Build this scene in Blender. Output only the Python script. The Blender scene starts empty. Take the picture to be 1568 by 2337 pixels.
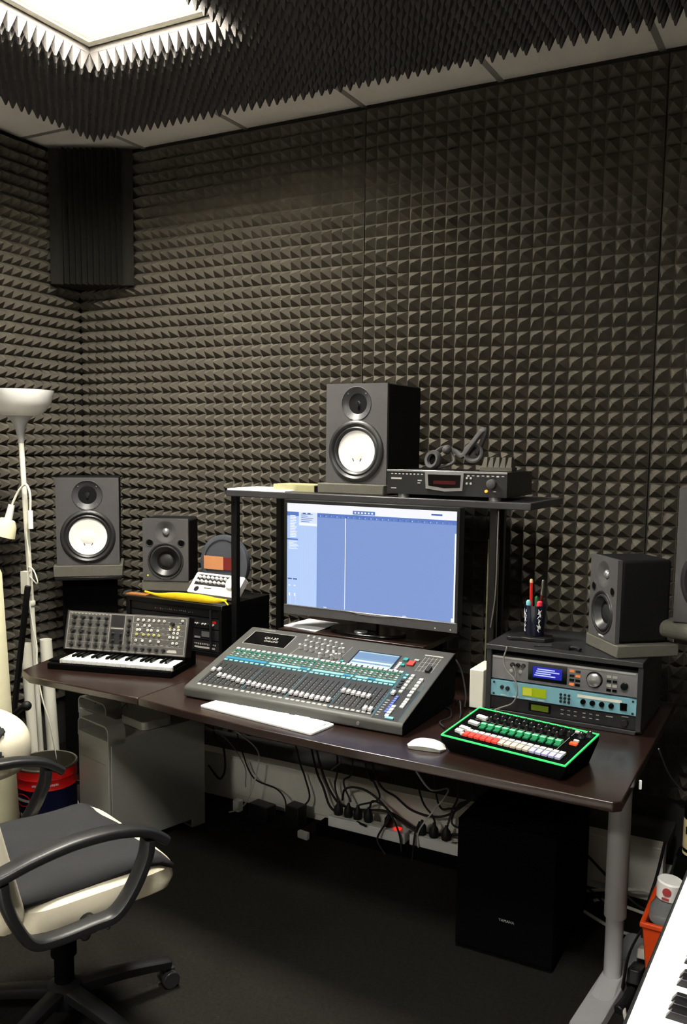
import bpy, bmesh, math, random
from mathutils import Matrix, Vector
from math import sin, cos, pi, radians as RAD, sqrt
random.seed(7)
S = bpy.context.scene
COL = S.collection

# ------------------------------------------------------------------ camera, world, exposure
CAM_H = 1.58
F_PX, YAW, PIT, ROL = 2035.4, -.4952, .1112, .0126
fwd = Vector((sin(YAW)*cos(PIT), cos(YAW)*cos(PIT), -sin(PIT)))
rgt0 = Vector((cos(YAW), -sin(YAW), 0)); up0 = rgt0.cross(fwd)
rgt = rgt0*cos(ROL) + up0*sin(ROL); upv = -rgt0*sin(ROL) + up0*cos(ROL)
cd = bpy.data.cameras.new('camera'); cam = bpy.data.objects.new('camera', cd); COL.objects.link(cam)
cam.matrix_world = Matrix(((rgt.x, upv.x, -fwd.x, 0), (rgt.y, upv.y, -fwd.y, 0), (rgt.z, upv.z, -fwd.z, CAM_H), (0, 0, 0, 1)))
cd.sensor_fit = 'HORIZONTAL'; cd.sensor_width = 36; cd.lens = F_PX*36/1568
cd.shift_x = -13.6/1568; cd.shift_y = 68.9/1568; cd.clip_start = .05
S.camera = cam
w = bpy.data.worlds.new('world'); S.world = w; w.use_nodes = True
w.node_tree.nodes['Background'].inputs[0].default_value = (.9, .95, 1, 1)
w.node_tree.nodes['Background'].inputs[1].default_value = .02
vs = S.view_settings; vs.view_transform = 'Standard'; vs.look = 'None'; vs.gamma = 1; vs.use_curve_mapping = False
EXPO = 1.9; vs.exposure = EXPO; EK = 2**-EXPO
PANEL_LIGHT = 38.0          # radiance of the ceiling light panels

# ------------------------------------------------------------------ materials
def lin(c):
    return tuple(((x/255/12.92) if x/255 <= .04045 else ((x/255+.055)/1.055)**2.4) for x in c) + (1,)
MATS = {}
def mat(name, rgb, rough=.5, metal=0, var=.12, scale=30, bump=0, bscale=None, emit=None, es=0, trans=0, coat=0, spec=.5, wood=False, stretch=None):
    if name in MATS: return MATS[name]
    m = bpy.data.materials.new(name); m.use_nodes = True; nt = m.node_tree; b = nt.nodes['Principled BSDF']
    c = lin(rgb)
    tc = nt.nodes.new('ShaderNodeTexCoord'); src = tc.outputs['Object']
    if stretch:
        mp = nt.nodes.new('ShaderNodeMapping'); mp.inputs['Scale'].default_value = stretch; nt.links.new(src, mp.inputs[0]); src = mp.outputs[0]
    nz = nt.nodes.new('ShaderNodeTexNoise'); nz.inputs['Scale'].default_value = scale; nz.inputs['Detail'].default_value = 4
    nt.links.new(src, nz.inputs['Vector'])
    mx = nt.nodes.new('ShaderNodeMix'); mx.data_type = 'RGBA'
    mx.inputs[6].default_value = tuple(x*(1-var) for x in c[:3]) + (1,)
    mx.inputs[7].default_value = tuple(min(1, x*(1+var)) for x in c[:3]) + (1,)
    nt.links.new(nz.outputs['Fac'], mx.inputs[0]); nt.links.new(mx.outputs[2], b.inputs['Base Color'])
    b.inputs['Roughness'].default_value = rough; b.inputs['Metallic'].default_value = metal
    b.inputs['Specular IOR Level'].default_value = spec
    if coat: b.inputs['Coat Weight'].default_value = coat; b.inputs['Coat Roughness'].default_value = .15
    if trans: b.inputs['Transmission Weight'].default_value = trans; b.inputs['IOR'].default_value = 1.3
    if emit: b.inputs['Emission Color'].default_value = lin(emit); b.inputs['Emission Strength'].default_value = es*(1 if name.startswith('light_diff') or name.startswith('rear_diff') else EK)
    if bump:
        n2 = nt.nodes.new('ShaderNodeTexNoise'); n2.inputs['Scale'].default_value = bscale or scale*4; n2.inputs['Detail'].default_value = 3
        nt.links.new(src, n2.inputs['Vector'])
        bp = nt.nodes.new('ShaderNodeBump'); bp.inputs['Strength'].default_value = bump; bp.inputs['Distance'].default_value = .004
        nt.links.new(n2.outputs['Fac'], bp.inputs['Height']); nt.links.new(bp.outputs[0], b.inputs['Normal'])
    MATS[name] = m
    return m
FOAM = mat('charcoal_foam', (92, 87, 79), .95, var=.25, scale=9, bump=.35, bscale=260, spec=.15)
FOAMC = mat('ceiling_foam', (84, 81, 80), .95, var=.2, scale=9, bump=.35, bscale=260, spec=.15)
PADM = mat('grey_foam_pad', (94, 92, 84), .95, var=.12, scale=20, bump=.3, bscale=300, spec=.1)
TILE = mat('ceiling_tile', (238, 232, 224), .95, var=.05, scale=6, bump=.4, bscale=220)
TBAR = mat('ceiling_grid_metal', (150, 146, 140), .5)
CARPET = mat('dark_carpet', (37, 35, 32), .98, var=.55, scale=90, bump=.9, bscale=350, spec=.05)
WALLM = mat('dark_wall_paint', (60, 58, 55), .9)
LIGHT = mat('light_diffuser', (255, 255, 250), .6, emit=(255, 250, 238), es=PANEL_LIGHT)
LIGHTR = mat('rear_diffuser', (255, 255, 250), .6, emit=(255, 252, 244), es=29.0)
LIGHTF = mat('rear_diffuser_fill', (255, 255, 250), .6, emit=(255, 252, 244), es=32.0)
ALU = mat('white_enamel', (226, 222, 205), .45)
BLK = mat('black_plastic', (20, 20, 21), .45, var=.1)
BLKM = mat('black_matte', (6, 6, 6), .95, spec=.05)
BLKG = mat('black_gloss', (10, 10, 11), .15)
BLKMET = mat('black_steel', (16, 16, 17), .35, metal=.3)
RUB = mat('black_rubber', (15, 15, 16), .6)
SPK = mat('speaker_lit_black', (68, 66, 67), .75, var=.08, scale=80, bump=.15, bscale=400)  # speaker black made lighter, with the light on the front baffles in its colour
SPKD = mat('speaker_shaded_side', (10, 10, 11), .85, spec=.2)  # same black vinyl as the baffles, shade of the sides put into the colour
TRAPF = mat('bass_trap_foam', (40, 39, 36), .95, var=.2, spec=.1)
CONE = mat('white_cone', (240, 238, 234), .6, var=.02)
HORN = mat('horn_black', (38, 38, 39), .4)
HRN2 = mat('horn_grey', (66, 65, 68), .45)
SHELF = mat('shelf_grey_black', (52, 51, 53), .4)
DOME = mat('dome_dark', (26, 26, 27), .3)
SIL = mat('silver', (190, 190, 192), .3, metal=.8, var=.05)
CHR = mat('chrome', (215, 215, 215), .12, metal=1, var=.02)
ALUM = mat('brushed_aluminium', (158, 157, 150), .42, metal=.35, var=.08, scale=60, stretch=(1, 1, 20))
WHT = mat('white_plastic', (238, 238, 236), .35, var=.03)
OFFW = mat('off_white_plastic', (222, 220, 206), .45, var=.04)
CREAM = mat('cream_fabric', (226, 220, 186), .8, var=.04)
PAPER = mat('white_paper', (245, 246, 250), .8, var=.02)
WOOD = mat('dark_brown_veneer', (37, 23, 19), .28, var=.45, scale=14, stretch=(1, 9, 9), bump=.08, bscale=40, coat=.3)
WOODE = mat('veneer_edge', (46, 31, 25), .45, var=.2)
LEATH = mat('cream_leather', (236, 228, 204), .4, var=.04, scale=12, bump=.12, bscale=160)
LEATB = mat('black_fabric_pad', (32, 32, 35), .85, var=.2, scale=40, bump=.3, bscale=500)
ARM = mat('armrest_plastic', (25, 25, 27), .42)
DESKL = mat('grey_lacquered_steel', (168, 168, 170), .42, var=.04)
RED = mat('red_plastic', (200, 26, 22), .4)
REDP = mat('red_paint', (190, 20, 20), .35)
NAVY = mat('navy_paint', (18, 22, 56), .35)
YEL = mat('yellow_cloth', (240, 200, 20), .75, bump=.4, bscale=60)
ORG = mat('orange_plastic', (205, 66, 14), .45)
GRN = mat('green_led', (60, 220, 110), .5, emit=(60, 230, 120), es=.55)
GRNB = mat('green_button', (30, 110, 72), .5, emit=(20, 120, 70), es=.2)
TEAL = mat('teal_print', (20, 110, 130), .5)
TEALL = mat('light_teal_button', (120, 190, 200), .5)
BLUB = mat('blue_button', (90, 110, 200), .5)
MXG = mat('mixer_grey', (72, 72, 69), .5, var=.05)
MXD = mat('mixer_dark', (19, 21, 23), .5)
KNOBG = mat('grey_knob', (160, 160, 158), .5)
CAPW = mat('fader_cap', (218, 214, 214), .45)
BUTW = mat('white_button', (225, 228, 224), .5)
MSG = mat('synth_panel', (72, 70, 67), .5, var=.06)
MSL = mat('panel_print', (175, 172, 165), .6)
JACK = mat('jack_nut', (228, 226, 215), .35)
JACKY = mat('jack_nut_yellow', (205, 200, 120), .4)
BLUEF = mat('light_blue_metal', (128, 182, 196), .4, metal=.2, var=.05)
LCDB = mat('blue_lcd', (20, 24, 110), .3, emit=(30, 36, 190), es=.5)
LCDBT = mat('blue_lcd_text', (170, 180, 250), .3, emit=(170, 180, 250), es=.8)
LCDG = mat('green_lcd', (140, 158, 20), .3, emit=(120, 140, 15), es=.3)
LCDGD = mat('dark_green_lcd', (84, 104, 20), .3, emit=(60, 80, 10), es=.2)
SCR = {}
def scr(n, c, s=1.0):
    SCR[n] = mat('screen_'+n, (8, 8, 10), .35, emit=c, es=s, var=0); return SCR[n]
scr('main', (128, 154, 212)); scr('side', (182, 208, 250)); scr('menu', (246, 248, 255)); scr('rule', (92, 124, 196)); scr('dark', (70, 96, 160)); scr('white', (250, 252, 255)); scr('line', (220, 232, 252))
scr('lcdtop', (120, 160, 205), .9); scr('lcdlow', (190, 232, 236), .9)
GLS = mat('clear_plastic', (225, 230, 230), .15, trans=.85, var=.02)
GLSG = mat('grey_translucent_plastic', (84, 87, 94), .35, trans=.25, var=.05)
DGLS = mat('dark_glass', (12, 9, 8), .12)
LABC = mat('cream_label', (214, 198, 150), .7)
TINL = mat('tan_label', (190, 128, 84), .7)
TINR = mat('dark_red_label', (110, 22, 18), .6)
BRASS = mat('warm_led', (240, 170, 60), .4, emit=(240, 160, 50), es=.8)
LEDY = mat('yellow_led', (220, 230, 40), .4, emit=(220, 240, 40), es=2)
LEDR = mat('red_led', (255, 60, 40), .4, emit=(255, 50, 30), es=1.5)
TAPE = mat('olive_card', (150, 146, 108), .8)
SILVP = mat('satin_silver_panel', (150, 148, 152), .35, metal=.6, var=.05)
DARKP = mat('dark_panel', (30, 30, 32), .4)
CABW = mat('white_cable', (205, 202, 195), .5)
CABG = mat('grey_cable', (120, 116, 112), .5)
TRUNK = mat('white_trunking', (228, 224, 214), .6, var=.06)
SKYB = mat('blue_pen', (40, 100, 190), .4)
GREENP = mat('green_pen', (20, 90, 50), .4)

# ------------------------------------------------------------------ mesh builder
class MB:
    def __init__(s): s.v = []; s.f = []; s.m = []; s.s = []; s.M = Matrix()
    def add(s, vs, fs, m=0, sm=False):
        o = len(s.v); s.v += [tuple(s.M @ Vector(p)) for p in vs]
        s.f += [tuple(i+o for i in f) for f in fs]; s.m += [m]*len(fs); s.s += [sm]*len(fs); return s
    def box(s, x0, x1, y0, y1, z0, z1, m=0):
        v = [(x, y, z) for z in (z0, z1) for y in (y0, y1) for x in (x0, x1)]
        return s.add(v, [(0, 2, 3, 1), (4, 5, 7, 6), (0, 1, 5, 4), (2, 6, 7, 3), (0, 4, 6, 2), (1, 3, 7, 5)], m)
    def bx(s, c, d, m=0): return s.box(c[0]-d[0]/2, c[0]+d[0]/2, c[1]-d[1]/2, c[1]+d[1]/2, c[2]-d[2]/2, c[2]+d[2]/2, m)
    def prism(s, poly, z0, z1, m=0, sm=False, top=None):
        n = len(poly); top = top or poly
        v = [(x, y, z0) for x, y in poly] + [(x, y, z1) for x, y in top]
        s.add(v, [tuple(range(n-1, -1, -1)), tuple(range(n, 2*n))], m)
        return s.add(v, [(i, (i+1) % n, (i+1) % n+n, i+n) for i in range(n)], m, sm)
    def rbox(s, x0, x1, y0, y1, z0, z1, r, m=0, k=5):
        return s.prism(rrect(x0, x1, y0, y1, r, k), z0, z1, m, True)
    def lathe(s, prof, n=32, m=0, sm=True, cap0=False, cap1=False, ms=None):
        v = []
        for r, z in prof: v += [(r*cos(2*pi*i/n), r*sin(2*pi*i/n), z) for i in range(n)]
        for k in range(len(prof)-1):
            s.add(v[k*n:(k+2)*n], [(i, (i+1) % n, n+(i+1) % n, n+i) for i in range(n)], ms[k] if ms else m, sm)
        if cap0: s.add(v[:n], [tuple(range(n-1, -1, -1))], ms[0] if ms else m)
        if cap1: s.add(v[-n:], [tuple(range(n))], ms[-1] if ms else m)
        return s
    def cyl(s, p0, p1, r0, r1=None, n=16, m=0, cap=True):
        r1 = r0 if r1 is None else r1; p0 = Vector(p0); p1 = Vector(p1); d = p1-p0; q = d.to_track_quat('Z', 'Y').to_matrix().to_4x4()
        old = s.M; s.M = old @ Matrix.Translation(p0) @ q; L = d.length
        s.lathe([(r0, 0), (r1, L)], n, m, True, cap, cap); s.M = old; return s
    def tube(s, pts, r, n=8, m=0, sub=6, closed=False, flat=None, up=None):
        P = [Vector(p) for p in pts]; Q = []
        if sub > 1 and len(P) > 2:
            N = len(P); rng = range(N) if closed else range(N-1)
            for i in rng:
                a = P[(i-1) % N] if closed or i > 0 else P[0]*2-P[1]; b = P[i]; c = P[(i+1) % N]
                e = P[(i+2) % N] if closed or i+2 < N else P[-1]*2-P[-2]
                for k in range(sub):
                    t = k/sub; Q.append(.5*((2*b)+(c-a)*t+(2*a-5*b+4*c-e)*t*t+(3*b-a-3*c+e)*t**3))
            if not closed: Q.append(P[-1])
        else: Q = P
        N = len(Q); v = []; u = None
        for i, p in enumerate(Q):
            t = (Q[(i+1) % N]-Q[i-1]) if closed else (Q[min(i+1, N-1)]-Q[max(i-1, 0)])
            t = t.normalized() if t.length > 1e-9 else Vector((0, 0, 1))
            if up is not None: u = Vector(up)
            elif u is None: u = Vector((0, 0, 1)) if abs(t.z) < .9 else Vector((1, 0, 0))
            u = (u-t*u.dot(t)).normalized(); w_ = t.cross(u)
            rr = r(i/max(1, N-1)) if callable(r) else r; fa, fb = (rr, rr) if not flat else (rr*flat[0], rr*flat[1])
            for k in range(n):
                a = 2*pi*k/n
                ca, sa = cos(a), sin(a)
                if flat:  # rounded rectangle-ish section
                    e_ = .55; ca = math.copysign(abs(ca)**e_, ca); sa = math.copysign(abs(sa)**e_, sa)
                v.append(tuple(p+u*(ca*fa)+w_*(sa*fb)))
        fs = [(i*n+k, i*n+(k+1) % n, ((i+1) % N)*n+(k+1) % n, ((i+1) % N)*n+k) for i in range(N if closed else N-1) for k in range(n)]
        s.add(v, fs, m, True)
        if not closed: s.add(v[:n], [tuple(range(n-1, -1, -1))], m); s.add(v[-n:], [tuple(range(n))], m)
        return s
    def ball(s, c, r, n=16, m=0, sq=(1, 1, 1), e=1.0, a0=-pi/2, a1=pi/2):
        c = Vector(c); k = n//2; v = []
        pw = lambda x: math.copysign(abs(x)**e, x)
        for j in range(k+1):
            a = a0+(a1-a0)*j/k
            for i in range(n):
                b = 2*pi*i/n
                v.append((c.x+r*sq[0]*pw(cos(a))*pw(cos(b)), c.y+r*sq[1]*pw(cos(a))*pw(sin(b)), c.z+r*sq[2]*pw(sin(a))))
        return s.add(v, [(j*n+i, j*n+(i+1) % n, (j+1)*n+(i+1) % n, (j+1)*n+i) for j in range(k) for i in range(n)], m, True)
    def quad(s, a, b, c, d, m=0): return s.add([a, b, c, d], [(0, 1, 2, 3)], m)
    def rect(s, u0, u1, v0, v1, h=0, m=0): return s.quad((u0, v0, h), (u1, v0, h), (u1, v1, h), (u0, v1, h), m)
    def text(s, t, size, M, m=0, depth=.0004):
        c = bpy.data.curves.new('t', 'FONT'); c.body = t; c.size = size; c.extrude = depth; c.resolution_u = 2
        c.align_x = 'CENTER'; c.align_y = 'CENTER'
        o = bpy.data.objects.new('t', c); COL.objects.link(o); dg = bpy.context.evaluated_depsgraph_get()
        me = bpy.data.meshes.new_from_object(o.evaluated_get(dg))
        old = s.M; s.M = old @ M
        s.add([tuple(x.co) for x in me.vertices], [tuple(p.vertices) for p in me.polygons], m); s.M = old
        bpy.data.objects.remove(o); bpy.data.curves.remove(c); bpy.data.meshes.remove(me); return s
    def build(s, name, mats, parent=None, bevel=0, seg=2, label=None, subsurf=0, angle=35):
        me = bpy.data.meshes.new(name); me.from_pydata(s.v, [], s.f)
        if not isinstance(mats, (list, tuple)): mats = [mats]
        for k in mats: me.materials.append(k)
        me.polygons.foreach_set('material_index', s.m); me.polygons.foreach_set('use_smooth', s.s); me.update()
        bm = bmesh.new(); bm.from_mesh(me); bmesh.ops.remove_doubles(bm, verts=bm.verts, dist=2e-6); bm.to_mesh(me); bm.free()
        me.set_sharp_from_angle(angle=RAD(42))
        o = bpy.data.objects.new(name, me); COL.objects.link(o)
        if parent: o.parent = parent
        if bevel:
            b = o.modifiers.new('bevel', 'BEVEL'); b.width = bevel; b.segments = seg; b.limit_method = 'ANGLE'; b.angle_limit = RAD(angle)
        if subsurf:
            b = o.modifiers.new('sub', 'SUBSURF'); b.levels = subsurf; b.render_levels = subsurf
        if label: o['label'] = label
        return o
def rrect(x0, x1, y0, y1, r, k=5):
    P = []
    for cx, cy, a in ((x1-r, y1-r, 0), (x0+r, y1-r, 90), (x0+r, y0+r, 180), (x1-r, y0+r, 270)):
        P += [(cx+r*cos(RAD(a+90*i/k)), cy+r*sin(RAD(a+90*i/k))) for i in range(k+1)]
    return P
def TR(x=0, y=0, z=0): return Matrix.Translation((x, y, z))
def RX(d): return Matrix.Rotation(RAD(d), 4, 'X')
def RY(d): return Matrix.Rotation(RAD(d), 4, 'Y')
def RZ(d): return Matrix.Rotation(RAD(d), 4, 'Z')
def frame(o, ex, ey):
    ex = Vector(ex).normalized(); ez = ex.cross(Vector(ey)).normalized(); ey = ez.cross(ex)
    return Matrix(((ex.x, ey.x, ez.x, o[0]), (ex.y, ey.y, ez.y, o[1]), (ex.z, ey.z, ez.z, o[2]), (0, 0, 0, 1)))
FRONT = lambda x, y, z: frame((x, y, z), (1, 0, 0), (0, 0, 1))      # u right, v up, n towards -Y
def tag(o, label, cat, group=None, kind=None):
    if label: o['label'] = label
    if cat: o['category'] = cat
    if group: o['group'] = group
    if kind: o['kind'] = kind
    return o
def thing(name, label, cat, loc, rz=0, group=None):
    o = bpy.data.objects.new(name, None); COL.objects.link(o); o.location = loc; o.rotation_euler = (0, 0, RAD(rz))
    o.empty_display_size = .05
    return tag(o, label, cat, group)
def solo(name, mb, mats, label, cat, group=None, kind=None, loc=(0, 0, 0), rz=0, **k):
    o = mb.build(name, mats, **k); o.location = loc; o.rotation_euler = (0, 0, RAD(rz)); return tag(o, label, cat, group, kind)
def struct(name, mb, mats, **k):
    o = mb.build(name, mats, **k); o['kind'] = 'structure'; return o
def dup_part(o, M, parent):
    c = o.copy(); COL.objects.link(c); c.parent = parent; c.matrix_local = M; return c
def copy_tree(o, parent=None):
    c = o.copy(); COL.objects.link(c)
    if parent: c.parent = parent
    for ch in list(o.children): copy_tree(ch, c)
    return c

# ------------------------------------------------------------------ room shell
YB, XL, ZC = 3.45, -3.44, 2.98
XR, YF = 1.7, -3.0
m = MB(); m.box(XL-.12, XR+.1, YF-.1, YB+.12, -.1, 0); struct('floor', m, CARPET)
m = MB(); m.box(XL, XR, YF, .7, 0, .012); struct('floor_rear_bounce', m, mat('pale_bounce_floor', (226, 222, 214), .6, var=.05, scale=3))  # pale slab added out of view to bounce light up to the ceiling
m = MB(); m.box(XL-.12, XR+.1, YB+.022, YB+.12, 0, ZC+.14); struct('wall_back', m, WALLM)
m = MB(); m.box(XL-.12, XL-.022, YF-.1, YB+.022, 0, ZC+.14); struct('wall_left', m, WALLM)
m = MB(); m.box(XR, XR+.1, YF-.1, YB+.022, 0, ZC+.14); struct('wall_right', m, WALLM)
m = MB(); m.box(XL-.022, XR, YF-.1, YF, 0, ZC+.14); struct('wall_front', m, mat('white_wall_paint', (120, 118, 114), .9, var=.03))
# tiled ceiling with its grid; the three light panels replace whole tiles
LX, LY = (-2.43, -1.83), (1.9, 2.5)
LIGHTS = [(-2.43, 1.9), (-.63, .1), (-1.83, -2.3)]  # last panel is unseen, added as fill light from behind the camera
m = MB()
i0, j0 = -1, -9
for i in range(-1, 8):
    for j in range(-9, 3):
        x0 = max(-3.03+.6*i, XL-.02); x1 = min(-3.03+.6*(i+1), XR); y0 = max(1.9+.6*j, YF); y1 = min(1.9+.6*(j+1), YB+.02)
        if x1-x0 < .05 or y1-y0 < .05: continue
        if any(abs(x0-a) < .01 and abs(y0-b) < .01 for a, b in LIGHTS): continue
        m.box(x0+.011, x1-.011, y0+.011, y1-.011, ZC, ZC+.02, 0)
for i in range(0, 8):
    x = -3.03+.6*i
    m.box(x-.012, x+.012, YF, YB+.02, ZC-.002, ZC+.02, 1)
for j in range(-9, 3):
    y = 1.9+.6*j
    if YF < y < YB: m.box(XL-.02, XR, y-.012, y+.012, ZC-.002, ZC+.02, 1)
m.box(XL-.12, XR+.1, YF-.1, YB+.1, ZC+.12, ZC+.14, 0)
struct('ceiling', m, [TILE, TBAR])
LAB = ['square white ceiling light panel set into the black ceiling foam', 'square white ceiling light panel above the camera on the piano side', 'unseen fill light panel added by the white wall on the chair side', 'square white ceiling light panel by the white wall on the piano side']
for k, (a, b) in enumerate(LIGHTS):
    t = thing('ceiling_light', LAB[k], 'light', (a+.3, b+.3, ZC))
    m = MB(); r = .298
    for x0, x1, y0, y1 in ((-r, r, -r, -r+.03), (-r, r, r-.03, r), (-r, -r+.03, -r+.03, r-.03), (r-.03, r, -r+.03, r-.03)): m.box(x0, x1, y0, y1, -.012, .115)
    q = r-.03
    for x0, x1, y0, y1 in ((-q, q, -q, -q+.012), (-q, q, q-.012, q), (-q, -q+.012, -q+.012, q-.012), (q-.012, q, -q+.012, q-.012)): m.box(x0, x1, y0, y1, -.004, .115)
    m.build('light_frame', ALU, t, bevel=.002)
    m = MB(); m.box(-q+.0125, q-.0125, -q+.0125, q-.0125, .085, .11); m.build('diffuser', (LIGHT, LIGHTR, LIGHTF, LIGHTF)[k], t)

# ------------------------------------------------------------------ acoustic foam
def foam(mb, w_, h_, nx, ny, ht=.047, base=.02, jit=.0012):
    """pyramid foam sheet in local XY, facing +Z, lower left corner at the origin"""
    px, py = w_/nx, h_/ny
    mb.box(0, w_, 0, h_, 0, base)
    rnd = random.Random(int(w_*1000+h_*77+nx))
    for i in range(nx):
        for j in range(ny):
            x0, y0 = i*px+.001, j*py+.001; x1, y1 = x0+px-.002, y0+py-.002
            cx = (x0+x1)/2+rnd.uniform(-jit, jit)*2; cy = (y0+y1)/2+rnd.uniform(-jit, jit)*2; z = base+ht+rnd.uniform(-jit, jit); e = .0022
            mb.add([(x0, y0, base), (x1, y0, base), (x1, y1, base), (x0, y1, base), (cx-e, cy-e, z), (cx+e, cy-e, z), (cx+e, cy+e, z), (cx-e, cy+e, z)],
                   [(0, 1, 5, 4), (1, 2, 6, 5), (2, 3, 7, 6), (3, 0, 4, 7), (4, 5, 6, 7)])
def foam_sheet(label, M, w_, h_, nx, ny, mt=FOAM, group=None, ht=.047):
    mb = MB(); foam(mb, w_, h_, nx, ny, ht); o = mb.build('acoustic_foam_panel', mt)
    o.matrix_world = M; return tag(o, label, 'foam panel', group)
BX = [-3.44, -2.54, -1.81, -.603, .60]; NX = [17, 14, 23, 23]
BANDS = [(.25, 1.497, 24, 'lower'), (1.5, 2.962, 28, 'upper')]
BLAB = {'lower': ['lower pyramid foam panel on the back wall behind the left white-cone monitor', 'lower pyramid foam panel on the back wall behind the clear disc and shelf post',
                  'lower pyramid foam panel on the back wall behind the lit computer screen', 'lower pyramid foam panel on the back wall behind the pen cup and right rack'],
        'upper': ['upper pyramid foam panel on the back wall beside the corner bass trap', 'narrow upper pyramid foam panel on the back wall between corner and shelf monitor',
                  'upper pyramid foam panel on the back wall above the shelf monitor and deck', 'upper pyramid foam panel at the right end of the back wall']}
for z0, z1, ny, bn in BANDS:
    for k in range(4):
        foam_sheet(BLAB[bn][k], frame((BX[k]+.003, YB+.0205, z0), (1, 0, 0), (0, 0, 1)), BX[k+1]-BX[k]-.006, z1-z0, NX[k], ny)
for z0, z1, ny, bn in BANDS:
    foam_sheet(f'{bn} pyramid foam panel on the left wall ' + ('behind the floor lamp pole' if bn == 'lower' else 'above the floor lamp shade'),
               frame((XL-.0205, 1.90, z0), (0, 1, 0), (0, 0, 1)), 1.528, z1-z0, 29, ny)
# ceiling foam: four sheets around the light opening
def csheet(label, x0, x1, y0, y1):
    foam_sheet(label, frame((x0, y1, ZC-.0125), (1, 0, 0), (0, -1, 0)), x1-x0, y1-y0, max(1, round((x1-x0)/.04)), max(1, round((y1-y0)/.04)), FOAMC, ht=.055)
csheet('black pyramid foam strip on the ceiling between light panel and left wall', -3.0, -2.43, .9, 3.1)
csheet('black pyramid foam strip on the ceiling between light panel and back wall', -2.429, -1.83, 2.5, 3.1)
csheet('large black pyramid foam sheet on the ceiling right of the light panel', -1.829, .9, .9, 3.1)
csheet('black pyramid foam strip on the ceiling on the camera side of the light panel', -2.429, -1.83, .9, 1.9)

# corner bass trap
m = MB()
A = Vector((XL+.052, 3.2)); B = Vector((-3.04, YB-.052)); C = Vector((XL+.052, YB-.052))
n = 14; pts = []
d = B-A; nrm = Vector((d.y, -d.x)).normalized()
for i in range(n*2+1):
    t = i/(n*2); p = A+d*t
    hgt = 0 if t < .14 or t > .86 else (.022 if i % 2 else -.012)
    pts.append(tuple(p+nrm*hgt))
m.prism([tuple(C)]+pts, 2.325, 2.955)
solo('corner_bass_trap', m, TRAPF, 'tall grooved black foam bass trap in the upper room corner', 'bass trap')
# white trunking along the foot of the back wall
m = MB(); m.box(-2.62, -.43, 3.1, 3.16, .03, .2); m.box(-2.62, -.43, 3.098, 3.162, .196, .204); m.box(-2.62, -.43, 3.11, 3.372, 0, .03)
m.box(-2.62, -.43, 3.16, 3.372, .16, .198, 1)
o = struct('trim_1', m, [TRUNK, WALLM], bevel=.003)

# ------------------------------------------------------------------ desk
DZ = .74
t = thing('corner_desk', 'dark brown wooden desk on a grey T-foot column leg', 'desk', (-1.2, 2.6, 0))
o_ = Vector((-1.2, 2.6))
def loc2(P): return [(x-o_.x, y-o_.y) for x, y in P]
m = MB(); m.prism(loc2([(-1.955, 2.176), (-1.75, 2.148), (-1.45, 2.115), (-1.15, 2.1), (-.41, 2.09), (-.392, 2.105), (-.41, 3.04), (-1.955, 3.04)]), DZ-.026, DZ, 0)
m.build('desktop', [WOOD], t, bevel=.003)
m = MB(); m.prism(loc2([(-2.56, 2.235), (-2.47, 2.187), (-2.2, 2.18), (-1.957, 2.176), (-1.957, 3.04), (-2.72, 3.04), (-2.66, 2.62)]), DZ-.026, DZ, 0)
m.build('side_extension', [WOOD], t, bevel=.004)
for x, y in ((-.475, 2.53),):
    lx, ly = x-o_.x, y-o_.y
    g = bpy.data.objects.new('desk_leg', None); COL.objects.link(g); g.parent = t; g.location = (lx, ly, 0); g.rotation_euler = (0, 0, RAD(-5))
    m = MB(); m.cyl((0, 0, .225), (0, 0, DZ-.05), .0315, n=32); m.build('outer_tube', DESKL, g, bevel=.002)
    m = MB(); m.cyl((0, 0, .04), (0, 0, .24), .0255, n=32); m.build('inner_tube', DESKL, g)
    m = MB(); m.prism(rrect(-.04, .04, -.29, .3, .03), .0, .03, 0, True, top=rrect(-.037, .037, -.28, .29, .028)); m.prism(rrect(-.032, .032, -.12, .12, .03), .03, .045, 0, True, top=rrect(-.028, .028, -.05, .05, .027))
    m.build('foot', DESKL, g, bevel=.004)
    m = MB(); m.box(-.035, .035, -.3, .3, DZ-.052, DZ-.0262); m.build('top_bracket', BLKMET, g)
m = MB(); m.box(-1.9+1.2, -.55+1.2, .28, .31, DZ-.09, DZ-.0262); m.box(-1.9+1.2, -.55+1.2, -.1, -.06, DZ-.06, DZ-.0262); m.build('crossbar', BLKMET, t)
m = MB(); m.cyl((-2.37+1.2, 3.0-2.6, 0), (-2.37+1.2, 3.0-2.6, DZ-.0262), .025); m.build('rear_leg', BLKMET, t)

# ------------------------------------------------------------------ floor lamp
t = thing('floor_lamp', 'white uplighter floor lamp with bowl shade and small reading arm', 'floor lamp', (-2.885, 2.62, 0))
lean = Matrix(((1, 0, -.052, 0), (0, 1, 0, 0), (0, 0, 1, 0), (0, 0, 0, 1)))
m = MB(); m.lathe([(0, .0), (.14, 0), (.14, .012), (.06, .022), (.02, .03), (.0, .03)], 40); m.build('base', OFFW, t)
m = MB(); m.M = lean; m.cyl((0, 0, .02), (0, 0, 1.6), .011, n=16); m.lathe([(.013, .88), (.016, .885), (.016, .9), (.013, .905)], 16); m.build('pole', OFFW, t)
m = MB(); m.M = lean @ TR(0, 0, 0)
m.lathe([(.011, 1.56), (.016, 1.6), (.024, 1.635), (.04, 1.66), (.055, 1.672), (.062, 1.676)], 32); m.build('shade_holder', DESKL, t)
m = MB(); m.M = lean
m.lathe([(.03, 1.668), (.075, 1.676), (.105, 1.695), (.13, 1.73), (.143, 1.778), (.140, 1.778), (.127, 1.732), (.1, 1.7), (.03, 1.685)], 48); m.build('shade', WHT, t)
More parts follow.
